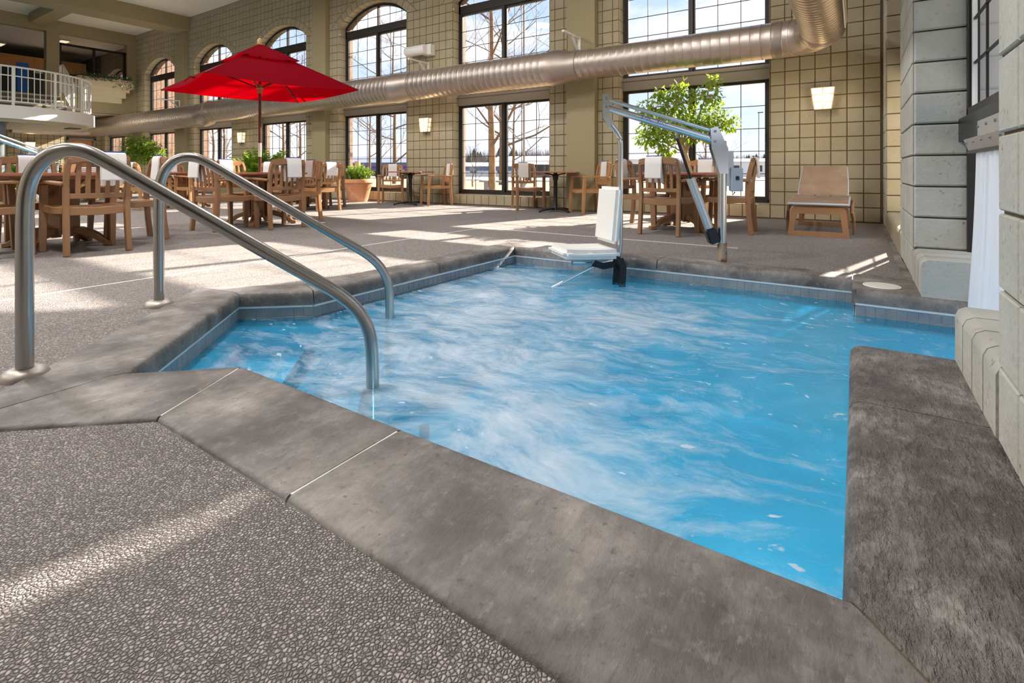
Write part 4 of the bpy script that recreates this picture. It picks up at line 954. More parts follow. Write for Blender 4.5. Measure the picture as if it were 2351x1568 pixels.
# ================================================================== furniture
def make_chair(m):
    t = empty('armchair')
    b = MB(); pts = []; N = 7
    for j in range(N+1):                                     # dished seat
        y = -.225+.475*j/N
        for i in range(9):
            x = (-.225+.45*i/8)*(1+.05*j/N); pts.append((x, y, .425-.022*(1-(x/.235)**2)*(1-abs(j/N-.45))-.03*max(0, j/N-.85)))
    n0 = len(pts); b.add(pts+[(x, y, z-.028) for x, y, z in pts], [(j*9+i, j*9+i+1, j*9+i+10, j*9+i+9) for j in range(N) for i in range(8)]+[(n0+j*9+i, n0+j*9+i+9, n0+j*9+i+10, n0+j*9+i+1) for j in range(N) for i in range(8)]
        +[(i, n0+i, n0+i+1, i+1) for i in range(8)]+[(N*9+i, N*9+i+1, n0+N*9+i+1, n0+N*9+i) for i in range(8)]+[(j*9, j*9+9, n0+j*9+9, n0+j*9) for j in range(N)]+[(j*9+8, n0+j*9+8, n0+j*9+17, j*9+17) for j in range(N)])
    b.build('seat', m, t, smooth=40)
    for s in (-1, 1):
        b = MB(); b.beam([(s*.225, -.285, 0), (s*.222, -.262, .20), (s*.22, -.245, .43), (s*.222, -.25, .60)], .042, .052, side=(1, 0, 0)); b.build('rear_leg', m, t, bevel=.005)
        b = MB(); b.beam([(s*.222, -.25, .585), (s*.222, -.262, .68), (s*.218, -.282, .78), (s*.205, -.298, .845)], .038, .05, side=(1, 0, 0)); b.build('back_stile', m, t, bevel=.005)
        b = MB(); b.beam([(s*.262, .255, 0), (s*.258, .238, .40), (s*.262, .225, .61)], .055, .05, side=(1, 0, 0), scale=[.85, 1, 1]); b.build('front_leg', m, t, bevel=.005)
        b = MB(); b.beam([(s*.262, .262, .628), (s*.268, .10, .636), (s*.262, -.08, .630), (s*.235, -.255, .620)], .058, .030, side=(1, 0, 0)); b.build('arm', m, t, bevel=.008)
        b = MB(); b.beam([(s*.236, -.235, .395), (s*.246, .0, .385), (s*.252, .225, .395)], .03, .062, side=(1, 0, 0)); b.build('side_apron', m, t, bevel=.004)
    b = MB(); b.beam([(-.24, .236, .392), (0, .248, .372), (.24, .236, .392)], .026, .058, side=(0, 1, 0)); b.build('front_apron', m, t, bevel=.004)
    b = MB(); b.beam([(-.21, -.245, .385), (0, -.25, .375), (.21, -.245, .385)], .026, .07, side=(0, 1, 0)); b.build('rear_apron', m, t, bevel=.004)
    b = MB(); b.beam([(-.226, -.296, .828), (-.12, -.302, .846), (0, -.304, .852), (.12, -.302, .846), (.226, -.296, .828)], .04, .085, side=(0, 1, 0)); b.build('top_rail', m, t, bevel=.012, seg=2)
    b = MB(); b.beam([(-.21, -.25, .515), (0, -.256, .512), (.21, -.25, .515)], .028, .045, side=(0, 1, 0)); b.build('lower_rail', m, t, bevel=.004)
    sl = MB(); sl.beam([(0, -.256, .53), (0, -.262, .66), (0, -.290, .815)], .036, .016, side=(1, 0, 0)); me = sl.mesh('slat', m, bevel=.003)
    for i in range(5): inst('slat', me, t, Matrix.Translation((-.142+.071*i, 0, 0)))
    return t
def make_towel():
    t = empty('towel'); b = MB(); path = [(0, .045, -.27), (0, .038, -.16), (0, .03, -.06), (0, .028, .005), (0, .014, .026), (0, -.014, .028), (0, -.03, .006), (0, -.038, -.08), (0, -.046, -.22)]
    b.sweep(path, [(-.1, -.009), (.1, -.009), (.1, .009), (-.1, .009)], side=(1, 0, 0)); tc_ = b.build('towel_cloth', M['terry'], t, smooth=60, bevel=.008, seg=2)
    b = MB(); b.sweep([(0, .016, .037), (0, 0, .039), (0, -.016, .037)], [(-.099, -.003), (.099, -.003), (.099, .003), (-.099, .003)], side=(1, 0, 0)); b.build('woven_band', M['towel_band'], t)
    return t
PROTO = {}
def place(kind, maker, loc, rz, lab, cat, group):
    if kind not in PROTO: o = PROTO[kind] = maker()
    else: o = copy_tree(PROTO[kind])
    o.location = loc; o.rotation_euler = (0, 0, rz); props(o, lab, cat, group)
    if not group and 'group' in o: del o['group']
    return o
FZ = -.012
def chair(rear, face, lab, towel=None, light=False, off=0):
    f = V((face[0], face[1], 0)).normalized(); rz = math.atan2(f.y, f.x)-PI/2; c = V((rear[0], rear[1], 0))+f*.285
    place('chair_l' if light else 'chair', lambda: make_chair(M['teak_light' if light else 'teak']), (c.x, c.y, FZ), rz, lab, 'chair', 'slatted brown armchairs at the tables')
    if towel:
        o = place('towel', make_towel, (0, 0, 0), rz, towel, 'towel', 'white towels over the chair backs')
        s = V((f.y, -f.x, 0)); q = c-f*.302+s*off; o.location = (q.x, q.y, FZ+.868)
def make_table(top=M['table_top'], m=M['teak']):
    t = empty('pedestal_table'); h = .50; c = .14
    oc = [(h-c, -h), (h, -h+c), (h, h-c), (h-c, h), (-h+c, h), (-h, h-c), (-h, -h+c), (-h+c, -h)]
    b = MB(); b.prism(oc, .685, .715); b.build('table_top', top, t, bevel=.008, seg=2)
    b = MB(); b.prism([(x*.86, y*.86) for x, y in oc], .655, .685); b.build('under_frame', m, t)
    for i in range(4):
        a = i*PI/2+PI/4; ca, sa = math.cos(a), math.sin(a)
        R = lambda r, z, s=0: (ca*r-sa*s, sa*r+ca*s, z)
        b = MB(); b.beam([R(.12, .10), R(.115, .40), R(.12, .66)], .16, .03, side=(-sa, ca, 0)); b.build('column_panel', m, t, bevel=.006)
        b = MB(); b.beam([R(.06, .16), R(.18, .155), R(.28, .12), R(.37, .06), R(.42, .028), R(.47, .022)], .075, .055, side=(-sa, ca, 0), scale=[1.3, 1.2, 1.05, .95, .9, .8]); b.build('foot', m, t, bevel=.006)
        b = MB(); b.beam([R(.12, .50), R(.22, .56), R(.36, .655)], .03, .05, side=(-sa, ca, 0)); b.build('brace', m, t, bevel=.004)
    return t
def make_bistro():
    t = empty('bistro_table'); h = .40
    b = MB(); b.prism([(h-.03, -h), (h, -h+.03), (h, h-.03), (h-.03, h), (-h+.03, h), (-h, h-.03), (-h, -h+.03), (-h+.03, -h)], .70, .725); b.build('table_top', M['table_top'], t, bevel=.006)
    b = MB(); b.lathe([(.055, .03), (.05, .06), (.036, .08), (.036, .56), (.05, .58), (.05, .66), (.036, .69), (.036, .70)], 16); b.build('column', M['black_metal'], t, smooth=40)
    for i in range(4):
        a = i*PI/2+PI/4; ca, sa = math.cos(a), math.sin(a); R = lambda r, z: (ca*r, sa*r, z)
        b = MB(); b.beam([R(.03, .06), R(.20, .05), R(.33, .028), R(.37, .02)], .05, .03, side=(-sa, ca, 0), scale=[1.2, 1, .8, .7]); ft_ = b.build('foot', M['black_metal'], t, bevel=.004)
        b = MB(); b.lathe([(.018, 0), (.018, .02), (.01, .024)], 10, R(.36, 0)); b.build('glide', M['black_plastic'], ft_)
        b = MB(); b.beam([R(.03, .64), R(.10, .67), R(.24, .692)], .03, .018, side=(-sa, ca, 0)); b.build('spider_arm', M['black_metal'], t, bevel=.003)
    return t
def table(loc, rz, lab, grp='brown pedestal tables'): return place('table', make_table, (*loc, FZ), rz, lab, 'table', grp)
def bistro(loc, rz, lab): return place('bistro', make_bistro, (*loc, FZ), rz, lab, 'table', 'black pedestal bistro tables')
# table beside the lift
table((-1.83, 6.68), R_(3), 'brown pedestal table with clipped corners in front of the ficus tree')
chair((-1.87, 5.82), (.06, 1), 'brown slatted armchair with its back to the pool lift', 'white towel on the chair with its back to the pool lift', off=-.04)
chair((-1.01, 6.69), (-1, -.04), 'brown slatted armchair between the lift post and the lounge chair', 'white towel on the chair between lift post and lounge chair', off=-.06)
chair((-1.76, 7.55), (0, -1), 'brown slatted armchair between the lift table and the tall window', 'white towel on the chair between the lift table and the window', off=.0, light=True)
chair((-2.66, 6.80), (1, -.1), 'brown slatted armchair half hidden behind the white lift backrest', 'white towel on the chair half hidden behind the lift backrest', off=.05)
# bistro tables along the windows
bistro((-8.08, 8.16), R_(20), 'small square bistro table on a black base below the floodlight')
chair((-8.98, 8.50), (.66, -.75), 'light brown armchair between the fern pot and a bistro table', 'white towel on the chair between fern pot and bistro table', True)
chair((-7.42, 8.66), (-.50, -.87), 'light brown armchair right of the bistro table below the floodlight', 'white towel on the chair right of the floodlight bistro table', True, -.02)
bistro((-4.52, 8.22), R_(24), 'small square bistro table on a black base before the pilaster')
chair((-5.46, 8.62), (.74, -.67), 'brown armchair at the pilaster bistro table, before the bare-tree window', 'white towel on the chair before the bare-tree window', off=0)
chair((-3.70, 8.52), (-.62, -.78), 'light brown armchair between the pilaster bistro table and the lift pole', 'white towel on the chair between pilaster bistro table and lift pole', True)
# umbrella table
UC = (-6.86, 4.03)
table(UC, R_(2), 'brown pedestal table carrying the red umbrella pole')
chair((-6.04, 3.92), (-1, .04), 'brown slatted armchair at the umbrella table with its back to the spa', 'white towel on the umbrella table chair backing the spa', off=.06)
chair((-6.60, 3.16), (-.12, 1), 'brown slatted armchair seen side-on between the two grab rails', 'long white towel on the side-on chair between the grab rails', off=-.10)
chair((-7.72, 4.06), (1, 0), 'brown slatted armchair on the far side of the umbrella pole', 'white towel on the chair behind the umbrella pole', True, .05)
chair((-6.96, 4.92), (0, -1), 'brown slatted armchair at the umbrella table nearest the fern pot', 'white towel on the umbrella table chair nearest the fern pot', True, .05)
# table near the window behind it
table((-8.95, 6.15), R_(2), 'brown pedestal table half hidden by chairs before the fern pot')
chair((-8.06, 6.06), (-1, .1), 'light brown armchair seen edge-on just left of the fern pot', 'white towel hanging behind the edge-on chair left of the fern pot', True, .02)
chair((-8.75, 5.32), (-.05, 1), 'light brown armchair backing the umbrella table and fern pot table', 'white towel on the chair backing the umbrella table', True)
chair((-9.80, 6.20), (1, 0), 'brown armchair on the window side of the half hidden table', 'white towel on the window side chair of the half hidden table')
chair((-9.0, 6.98), (0, -1), 'brown armchair between the half hidden table and the window pilaster', 'white towel on the chair before the window pilaster')
# near left table
LC = (-6.45, 1.76)
table(LC, R_(0), 'brown pedestal table beside the grab rails with a folded towel on it')
chair((-5.60, 1.80), (-1, .03), 'brown slatted armchair at the folded towel table with its back to the rails', 'white towel on the folded towel table chair backing the rails', off=.09)
chair((-6.30, .92), (0, 1), 'brown slatted armchair without a towel at the folded towel table', None)
chair((-6.42, 2.60), (-.05, -1), 'brown slatted armchair at the folded towel table backing the umbrella', 'white towel on the folded towel table chair backing the umbrella', off=.03)
chair((-7.30, 1.72), (1, 0), 'brown slatted armchair on the far pool side of the folded towel table', 'white towel on the far pool side chair of the folded towel table', off=-.03)
# tables deeper in the room
table((-11.4, 5.1), R_(5), 'brown pedestal table in the middle of the hall')
chair((-10.55, 5.05), (-1, 0), 'brown armchair backing the umbrella at the middle hall table', 'white towel on the middle hall chair backing the umbrella', True)
chair((-11.4, 4.2), (0, 1), 'brown armchair on the pool side of the middle hall table', 'white towel on the pool side chair of the middle hall table', True)
chair((-12.2, 5.2), (1, 0), 'brown armchair on the mezzanine side of the middle hall table', 'white towel on the mezzanine side chair of the middle hall table')
table((-15.2, 5.0), R_(0), 'brown pedestal table nearest the balcony')
chair((-14.35, 5.0), (-1, 0), 'brown armchair at the balcony table, backing the hall', 'white towel on the balcony table chair backing the hall', True)
chair((-15.2, 4.15), (0, 1), 'brown armchair at the balcony table, backing the pool', 'white towel on the balcony table chair backing the pool', True)
# a folded towel and a menu holder on the near table
t = empty('folded_towel', (-6.62, 2.08, .707), R_(20), 'small folded white towel lying on the table beside the grab rails', 'towel')
for i in range(3): b = MB(); b.box(-.10, .10, -.06, .06, .018*i, .018*i+.017); b.build('towel_fold', M['terry'], t, bevel=.007, seg=2)
t = empty('menu_holder', (-6.75, 1.93, .707), R_(40), 'small tan card holder standing on the table beside the grab rails', 'holder')
b = MB(); b.beam([(0, -.04, 0), (0, 0, .11)], .12, .005, side=(1, 0, 0)); b.build('card_front', M['teak_light'], t); b = MB(); b.beam([(0, .04, 0), (0, 0, .11)], .12, .005, side=(1, 0, 0)); b.build('card_back', M['teak_light'], t)

# ---- umbrella
um = empty('market_umbrella', (*UC, FZ), 0, 'red square market umbrella on a brown pole', 'umbrella')
cn = [(-FW.x*1.30, -FW.y*1.30), (RT.x*1.38, RT.y*1.38), (FW.x*1.30, FW.y*1.30), (-RT.x*1.38, -RT.y*1.38)]
ZR, ZA = 1.85, 2.45
b = MB(); b.tube([(0, 0, 0), (0, 0, 1.05)], .019, 14); b.build('pole_lower', M['pole_brown'], um, smooth=60)
b = MB(); b.tube([(0, 0, .93), (0, 0, 1.12)], .0205, 14); b.build('pole_sleeve', M['paint_white'], um, smooth=60)
b = MB(); b.tube([(0, 0, 1.05), (0, 0, 2.44)], .019, 14); b.build('pole_upper', M['pole_brown'], um, smooth=60)
b = MB(); b.lathe([(.02, 2.43), (.034, 2.445), (.036, 2.50), (.028, 2.545), (.012, 2.565), (0, 2.568)], 16); b.build('finial', M['finial_wood'], um, smooth=60)
b = MB(); b.lathe([(.03, 1.80), (.034, 1.82), (.034, 1.86), (.045, 1.87), (.045, 1.91), (.03, 1.93)], 16); b.build('runner_hub', M['finial_wood'], um, smooth=40)
def canopy(fr0, fr1, dz, name):
    for i in range(4):
        a, c = V((*cn[i], 0)), V((*cn[(i+1) % 4], 0)); b = MB(); N, K = 8, 8; pts = []
        for r in range(N+1):
            f = fr0+(fr1-fr0)*r/N
            for k in range(K+1):
                t = k/K; p = (a*(1-t)+c*t)*f; sag = -.05*math.sin(PI*t)*f*(1-.3*f); pts.append((p.x*(1-.06*math.sin(PI*t)*(r/N)), p.y*(1-.06*math.sin(PI*t)*(r/N)), ZA+dz-(ZA-ZR)*f+sag+.04*math.sin(PI*f)*0))
        b.add(pts, [(r*(K+1)+k, r*(K+1)+k+1, (r+1)*(K+1)+k+1, (r+1)*(K+1)+k) for r in range(N) for k in range(K)]); b.build(name, M['canopy_cloth'], um, smooth=170)
canopy(.34, 1.0, 0, 'canopy_panel'); canopy(.015, .40, .045, 'vent_cap')
for i in range(4):
    c = V((*cn[i], 0)); b = MB(); b.beam([(0, 0, ZA-.03), c*.5+V((0, 0, (ZA+ZR)/2-.02)), c*.985+V((0, 0, ZR+.0))], .016, .022); rb_ = b.build('rib', M['pole_brown'], um)
    b = MB(); b.beam([c.normalized()*.04+V((0, 0, 1.89)), c*.48+V((0, 0, (ZA-(ZA-ZR)*.48)-.035))], .014, .018); b.build('strut', M['pole_brown'], rb_)
b = MB(); c = V((*cn[3], 0)).lerp(V((*cn[0], 0)), .45); b.beam([c*.80+V((0, 0, ZR+.085)), c*.86+V((0, 0, ZR+.095)), c*.92+V((0, 0, ZR+.03))], .05, .008); b.build('tie_strap', M['canopy_cloth'], um)

# ---- lounge chair
ch = empty('lounge_chair', (-.355, 7.55, FZ), R_(0), 'brown sling lounge chair with raised back by the right corner', 'lounge chair')
def legframe(y, zt, hw, lean):
    b = MB(); w0, w1, th = hw, hw-.035, .055
    def F(pts2): return [(x, y+lean*z, z) for x, z in pts2]
    out = F([(-w0, 0), (w0, 0), (w1, zt-.03), (w1-.03, zt), (-w1+.03, zt), (-w1, zt-.03)]); ins = F([(-w0+.065, .055), (w0-.065, .055), (w1-.055, zt-.075), (w1-.06, zt-.08), (-w1+.06, zt-.08), (-w1+.055, zt-.075)])
    o2 = [(x, yy+th, z) for x, yy, z in out]; i2 = [(x, yy+th, z) for x, yy, z in ins]; n = 6
    b.add(out+ins+o2+i2, [(i, (i+1) % n, n+(i+1) % n, n+i) for i in range(n)]+[(2*n+i, 3*n+i, 3*n+(i+1) % n, 2*n+(i+1) % n) for i in range(n)]+[(i, 2*n+i, 2*n+(i+1) % n, (i+1) % n) for i in range(n)]+[(n+i, n+(i+1) % n, 3*n+(i+1) % n, 3*n+i) for i in range(n)])
    return b
legframe(-.85, .33, .30, .02).build('front_leg_frame', M['chaise_frame'], ch, bevel=.006)
legframe(.45, .33, .30, -.02).build('rear_leg_frame', M['chaise_frame'], ch, bevel=.006)
for s in (-1, 1):
    b = MB(); b.beam([(s*.315, -.62, .30), (s*.325, -.2, .33), (s*.325, .35, .34), (s*.31, .62, .30)], .03, .075, side=(1, 0, 0)); b.build('side_rail', M['chaise_frame'], ch, bevel=.01)
    b = MB(); b.beam([(s*.315, -.60, .30), (s*.335, -.45, .17), (s*.34, -.40, .0)], .03, .10, side=(1, 0, 0)); b.build('side_leg', M['chaise_frame'], ch, bevel=.008)
    b = MB(); b.tube([(s*.285, -.875, .365), (s*.285, -.20, .40), (s*.285, .22, .405)], .016, 10); b.build('sling_tube', M['grey_plastic'], ch, smooth=60)
    b = MB(); b.tube([(s*.27, .18, .42), (s*.265, .45, .63), (s*.25, .66, .79)], .014, 10); b.build('back_tube', M['grey_plastic'], ch, smooth=60)
b = MB(); b.tube([(-.285, -.875, .365), (.285, -.875, .365)], .016, 10); b.build('end_tube', M['grey_plastic'], ch, smooth=60)
def sheet(rows, name):
    b = MB(); n = 9; pts = []
    for hw, y, z, sag in rows: pts += [(-hw+2*hw*i/(n-1), y, z-sag*(1-(2*i/(n-1)-1)**2)) for i in range(n)]
    m_ = len(pts); b.add(pts+[(x, y, z-.008) for x, y, z in pts], [(r*n+i, r*n+i+1, (r+1)*n+i+1, (r+1)*n+i) for r in range(len(rows)-1) for i in range(n-1)]+[(m_+r*n+i, m_+(r+1)*n+i, m_+(r+1)*n+i+1, m_+r*n+i+1) for r in range(len(rows)-1) for i in range(n-1)]+[(i, m_+i, m_+i+1, i+1) for i in range(n-1)])
    b.build(name, M['sling'], ch, smooth=60)
sheet([(.285, -.885, .385, .006), (.285, -.6, .40, .03), (.285, -.2, .418, .03), (.285, .20, .424, .012)], 'seat_sling')
sheet([(.272, .18, .44, .006), (.268, .40, .61, .02), (.255, .64, .795, .02), (.250, .66, .805, .004)], 'back_sling')
# ================================================================== plants in the hall
def leafquad(b, p, d, w, bend=.3):
    d = V(d); s = d.cross(V((0, 0, 1)));  s = (s if s.length > 1e-4 else V((1, 0, 0))).normalized()*w; n = s.cross(d).normalized()*w*bend
    b.add([p, p+d*.45+s-n, p+d, p+d*.45-s-n], [(0, 1, 2), (0, 2, 3)])
def pot(t, r0, r1, h, m='terracotta'):
    b = MB(); b.lathe([(0, .0), (r0, 0), (r0+(r1-r0)*.75, h*.78), (r1*.93, h*.80), (r1, h*.84), (r1, h*.97), (r1*.97, h), (r1*.90, h), (r1*.88, h*.9), (r1*.86, h*.88)], 36); po_ = b.build('pot', M[m], t, smooth=35)
    b = MB(); b.lathe([(0, h*.9), (r1*.88, h*.9), (r1*.88, h*.88), (0, h*.88)], 24); b.build('soil', M['soil'], po_)
def fronds(t, z0, n, ln, up, lw, seed, spread=.2, m='leaf', dens=12):
    random.seed(seed); b = MB(); st = MB()
    for i in range(n):
        a = random.uniform(0, 2*PI); el = random.uniform(.25, 1.45); L = ln*random.uniform(.6, 1.1); r = spread*random.random()
        p = V((math.cos(a)*r, math.sin(a)*r, z0)); d = V((math.cos(a)*math.cos(el), math.sin(a)*math.cos(el), math.sin(el)*up)).normalized(); pts = [p]
        for k in range(dens):
            d = (d+V((0, 0, -.075))).normalized(); q = p+d*(L/dens); pts.append(q)
            if k > 1:
                s = d.cross(V((0, 0, 1))).normalized()
                for sg in (-1, 1):
                    ld = (d*.55+s*sg*.8+V((0, 0, random.uniform(-.2, .25)))).normalized()*lw*math.sin(PI*min(1, (k+1.5)/(dens+1.2)))*random.uniform(.8, 1.2); leafquad(b, q, ld, lw*.24)
            p = q
        st.tube([pts[0], pts[4], pts[8], pts[-1]], [.006, .005, .003, .001], 4)
    b.build('foliage', M[m], t, kind='stuff'); st.build('stems', M['leaf_dark'], t, kind='stuff')
def bush(t, z0, r, h, n, lw, seed, m='leaf'):
    random.seed(seed); b = MB(); st = MB(); k = 70
    for i in range(k):                       # upright sprigs that arch out, small leaves all along
        a = random.uniform(0, 2*PI); q = random.random()**.6; p0 = V((math.cos(a)*r*.45*q, math.sin(a)*r*.45*q, z0)); p1 = V((math.cos(a)*r*q, math.sin(a)*r*q, z0+h*(1.05-.45*q*q)*random.uniform(.75, 1.05)))
        mid = p0.lerp(p1, .55)+V((0, 0, .05)); st.tube([p0, mid, p1], [.005, .004, .002], 4)
        for j in range(n//k):
            f = random.uniform(.2, 1); p = (p0.lerp(mid, f/.55) if f < .55 else mid.lerp(p1, (f-.55)/.45)); d = V((random.gauss(0, 1), random.gauss(0, 1), random.gauss(.1, .7)))+V((math.cos(a), math.sin(a), 0))*.6
            leafquad(b, p, d.normalized()*lw*random.uniform(.6, 1.25), lw*.17)
    b.build('foliage', M[m], t, kind='stuff'); st.build('stems', M['leaf_dark'], t, kind='stuff')
t = empty('potted_fern', (-9.98, 8.33, FZ), 0, 'leafy green fern in a large terracotta pot by the window', 'potted plant'); pot(t, .22, .355, .54); bush(t, .46, .40, .44, 2600, .07, 2)
t = empty('potted_palm', (-13.1, 7.75, FZ), 0, 'bushy green palm behind the umbrella pole', 'potted plant'); pot(t, .20, .30, .45); fronds(t, .42, 230, .92, 1.15, .19, 4, .2)
t = empty('potted_palm', (-13.6, 3.35, FZ), 0, 'dark leafy plant low by the large pool behind the folded towel table', 'potted plant'); pot(t, .22, .30, .3); fronds(t, .28, 60, .8, .9, .16, 6, .15, 'leaf_dark')
def ficus(loc, lab, clusters, n, lw, seed, trunk, m='leaf'):
    t = empty('potted_ficus', loc, 0, lab, 'potted plant'); pot(t, .20, .27, .42); random.seed(seed)
    b = MB(); c = V((0, 0, .36)); tr = [c]+[V(p) for p in trunk]; b.tube(tr, [.035, .03, .027, .022][:len(tr)], 8)
    b.build('trunk', M['pale_bark'], t, smooth=60); br = MB(); lf = MB(); end = tr[-1]
    for cx_, cd_, cz_, r in clusters:
        cc = V((RT.x*cx_+FW.x*cd_, RT.y*cx_+FW.y*cd_, cz_)); base = tr[-2].lerp(end, random.random()); br.tube([base, base.lerp(cc, .5)+V((0, 0, .05)), cc], [.014, .010, .005], 5)
        for i in range(int(n*r*r/.09)):
            v_ = V((random.gauss(0, 1), random.gauss(0, 1), random.gauss(0, 1))).normalized()*r*random.random()**.45; v_.z *= .8; p = cc+v_
            d = (v_.normalized()*.55+V((random.uniform(-.5, .5), random.uniform(-.5, .5), random.uniform(-1.1, .25)))).normalized()*lw*random.uniform(.7, 1.2); leafquad(lf, p, d, lw*.27)
            if i % 5 == 0: br.tube([cc.lerp(p, .3), p], [.004, .002], 3)
    br.build('branches', M['pale_bark'], t); lf.build('foliage', M[m], t, kind='stuff')
ficus((-2.20, 8.33, FZ), 'ficus tree with glossy leaves before the window behind the lift', [(-.60, 0, 1.72, .22), (-.22, .05, 1.80, .33), (-.46, -.05, 1.42, .33), (-.02, .05, 1.45, .34), (.28, 0, 1.92, .24), (.38, .05, 1.62, .27), (.62, 0, 1.52, .20), (-.12, 0, 2.02, .18), (.22, -.05, 1.40, .28), (-.64, .02, 1.25, .20), (.38, 0, 2.14, .12), (-.35, 0, 1.10, .18), (-.45, 0, 1.98, .12)], 260, .10, 11, [(.06, .04, .62), (-.02, .0, .95), (-.12, -.06, 1.25)])
ficus((-19.5, 7.45, FZ), 'full green ficus tree far down the hall before the brick-view windows', [(-.35, 0, 1.55, .33), (0, 0, 1.6, .36), (.35, 0, 1.45, .34), (.1, .1, 1.25, .34), (-.3, 0, 1.2, .3), (.6, 0, 1.15, .22), (-.45, 0, 1.78, .18), (.45, 0, 1.1, .3)], 260, .11, 12, [(.02, 0, .7), (0, 0, 1.0), (.02, 0, 1.2)])

# ================================================================== out of doors
ZG = -.12
def ratio(u):
    a = (u-U0)/F_PX; return (FW.x+a*RT.x)/(FW.y+a*RT.y)
def out(u, y): return V((y*ratio(u), y, ZG))
b = MB(); b.add([(-420, YE, ZG), (60, YE, ZG), (60, 420, ZG), (-420, 420, ZG)], [(0, 1, 2, 3)]); b.add([(XG+.25, 5.0, ZG), (60, 5.0, ZG), (60, YE, ZG), (XG+.25, YE, ZG)], [(0, 1, 2, 3)])
b.add([(2.62, -20, ZG), (60, -20, ZG), (60, 5.0, ZG), (2.62, 5.0, ZG)], [(0, 1, 2, 3)]); b.add([(XG+.25, 3.8, ZG), (2.62, 3.8, ZG), (2.62, 5, ZG), (XG+.25, 5, ZG)], [(0, 1, 2, 3)]); b.add([(XG+.25, -20, ZG), (2.62, -20, ZG), (2.62, 2.57, ZG), (XG+.25, 2.57, ZG)], [(0, 1, 2, 3)])
struct('ground', b, M['dry_grass'])
def patch(name, pts, z, m, seed, lab):
    random.seed(seed); b = MB(); fill(b, [pts], ZG+z); o = struct(name, b, M[m]); return o
def blobpts(c, rx, ry, n=26, j=.16): return [(c[0]+rx*math.cos(2*PI*i/n)*random.uniform(1-j, 1+j), c[1]+ry*math.sin(2*PI*i/n)*random.uniform(1-j, 1+j)) for i in range(n)]
random.seed(21)
patch('parking_lot', [(-200, 56), (40, 56), (40, 84), (-200, 84)], .02, 'asphalt', 1, '')
for c, rx, ry in (((-22, 40), 12, 4), ((-40, 46), 16, 4), ((-50, 96), 60, 6), ((-12, 52), 9, 3), ((-80, 50), 26, 4), ((-55, 38), 10, 3)): patch('snow_bank', blobpts(c, rx, ry), .05, 'snow', 2, '')
b = MB(); b.box(-29.5, -29.0, YE, 14.2, ZG, 7.5); struct('wall_brick_wing', b, M['brick'])
def bare_tree(b, p, d, L, r, lev, rnd, up=.25, kids=3):
    pts = [p]; rs = [r]; q = p; dd = d; n = 4 if lev > 1 else 3
    for i in range(n):
        dd = (dd+V((rnd.uniform(-.16, .16), rnd.uniform(-.16, .16), rnd.uniform(-.08, .12)+.03*up))).normalized(); q = q+dd*(L/n); pts.append(q); rs.append(max(.0035, r*(1-.55*(i+1)/n)))
    b.tube(pts, rs, 7 if lev >= 4 else (5 if lev >= 3 else 3))
    if lev == 0: return
    m = kids+(2 if lev >= 4 else 0)
    for i in range(m):
        f = rnd.uniform(.25, 1); k = min(n-1, int(f*n)); o = pts[k].lerp(pts[k+1], f*n-k)
        ax = V((rnd.uniform(-1, 1), rnd.uniform(-1, 1), rnd.uniform(-.1, .55)))
        nd_ = (dd*.55+ax.normalized()*.9).normalized(); bare_tree(b, o, nd_, L*rnd.uniform(.48, .72), max(.004, rs[k]*.52), lev-1, rnd, up, kids)
def tree(p, h, r, lab, seed, lev=4, spread=1.0, low=.25, kids=3, m='bark', limbs=9):
    rnd = random.Random(seed); t = empty('bare_tree', p, 0, lab, 'tree', 'leafless trees outside the windows'); b = MB()
    tp = [V((rnd.uniform(-.06, .06)*i*.5, rnd.uniform(-.06, .06)*i*.5, h*i/6)) for i in range(7)]; b.tube(tp, [r*(1-.13*i) for i in range(7)], 10); b.build('trunk', M[m], t, smooth=60)
    b = MB()
    for i in range(limbs):
        f = low+(1-low)*(i+.5)/limbs; k = min(5, int(f*6)); o = tp[k].lerp(tp[k+1], f*6-k); a = i*2.4+rnd.uniform(-.4, .4)
        bare_tree(b, o, V((math.cos(a), math.sin(a), rnd.uniform(.15, .65))).normalized(), h*.36*spread*(1.12-f*.6), r*.42*(1.1-.7*f), lev-1, rnd, 1, kids)
    b.build('branches', M['twig'], t)
tree(out(1130, 14.4), 10, .125, 'tall bare tree with an orange brown trunk close outside the wide window', 31, 4, 1.0, .14, 3, 'trunk_bark', 14)
tree(out(1152, 26), 9.5, .19, 'spreading bare tree behind the orange trunk beyond the lawn', 32, 4, 1.3, .20, 3, limbs=10)
tree(out(1178, 30), 6, .12, 'small twiggy bare tree by the snowy bank', 33, 4, 1.3, .22, 3)
tree(out(905, 24), 10, .14, 'many-stemmed bare tree outside the fern pot window', 34, 4, 1.2, .10, 3, limbs=12)
tree(out(848, 40), 10, .16, 'bare tree far behind the grey store roof', 35, 4, 1.1, .2)
tree(out(868, 44), 9, .14, 'slim bare tree above the grey store roof', 36, 4, 1.0, .2)
tree(out(650, 19), 8, .10, 'bare tree outside the window behind the umbrella pole', 37, 4, 1.1, .1)
tree(out(690, 22), 9, .11, 'bare tree beside the pilaster behind the umbrella', 38, 4, 1.1, .1)
tree(out(515, 17), 8, .10, 'reddish bare tree outside the second far window', 39, 4, 1.1, .1)
tree(out(490, 20), 8, .10, 'bare tree close to the brick wing outside', 40, 4, 1.0, .1)
tree(out(1620, 46), 6, .10, 'low bare tree far across the lot behind the ficus', 41, 4, 1.2, .15)
tree(out(1085, 22), 2.2, .04, 'scrubby bare shrub low in the wide window', 42, 3, 1.3, .05)
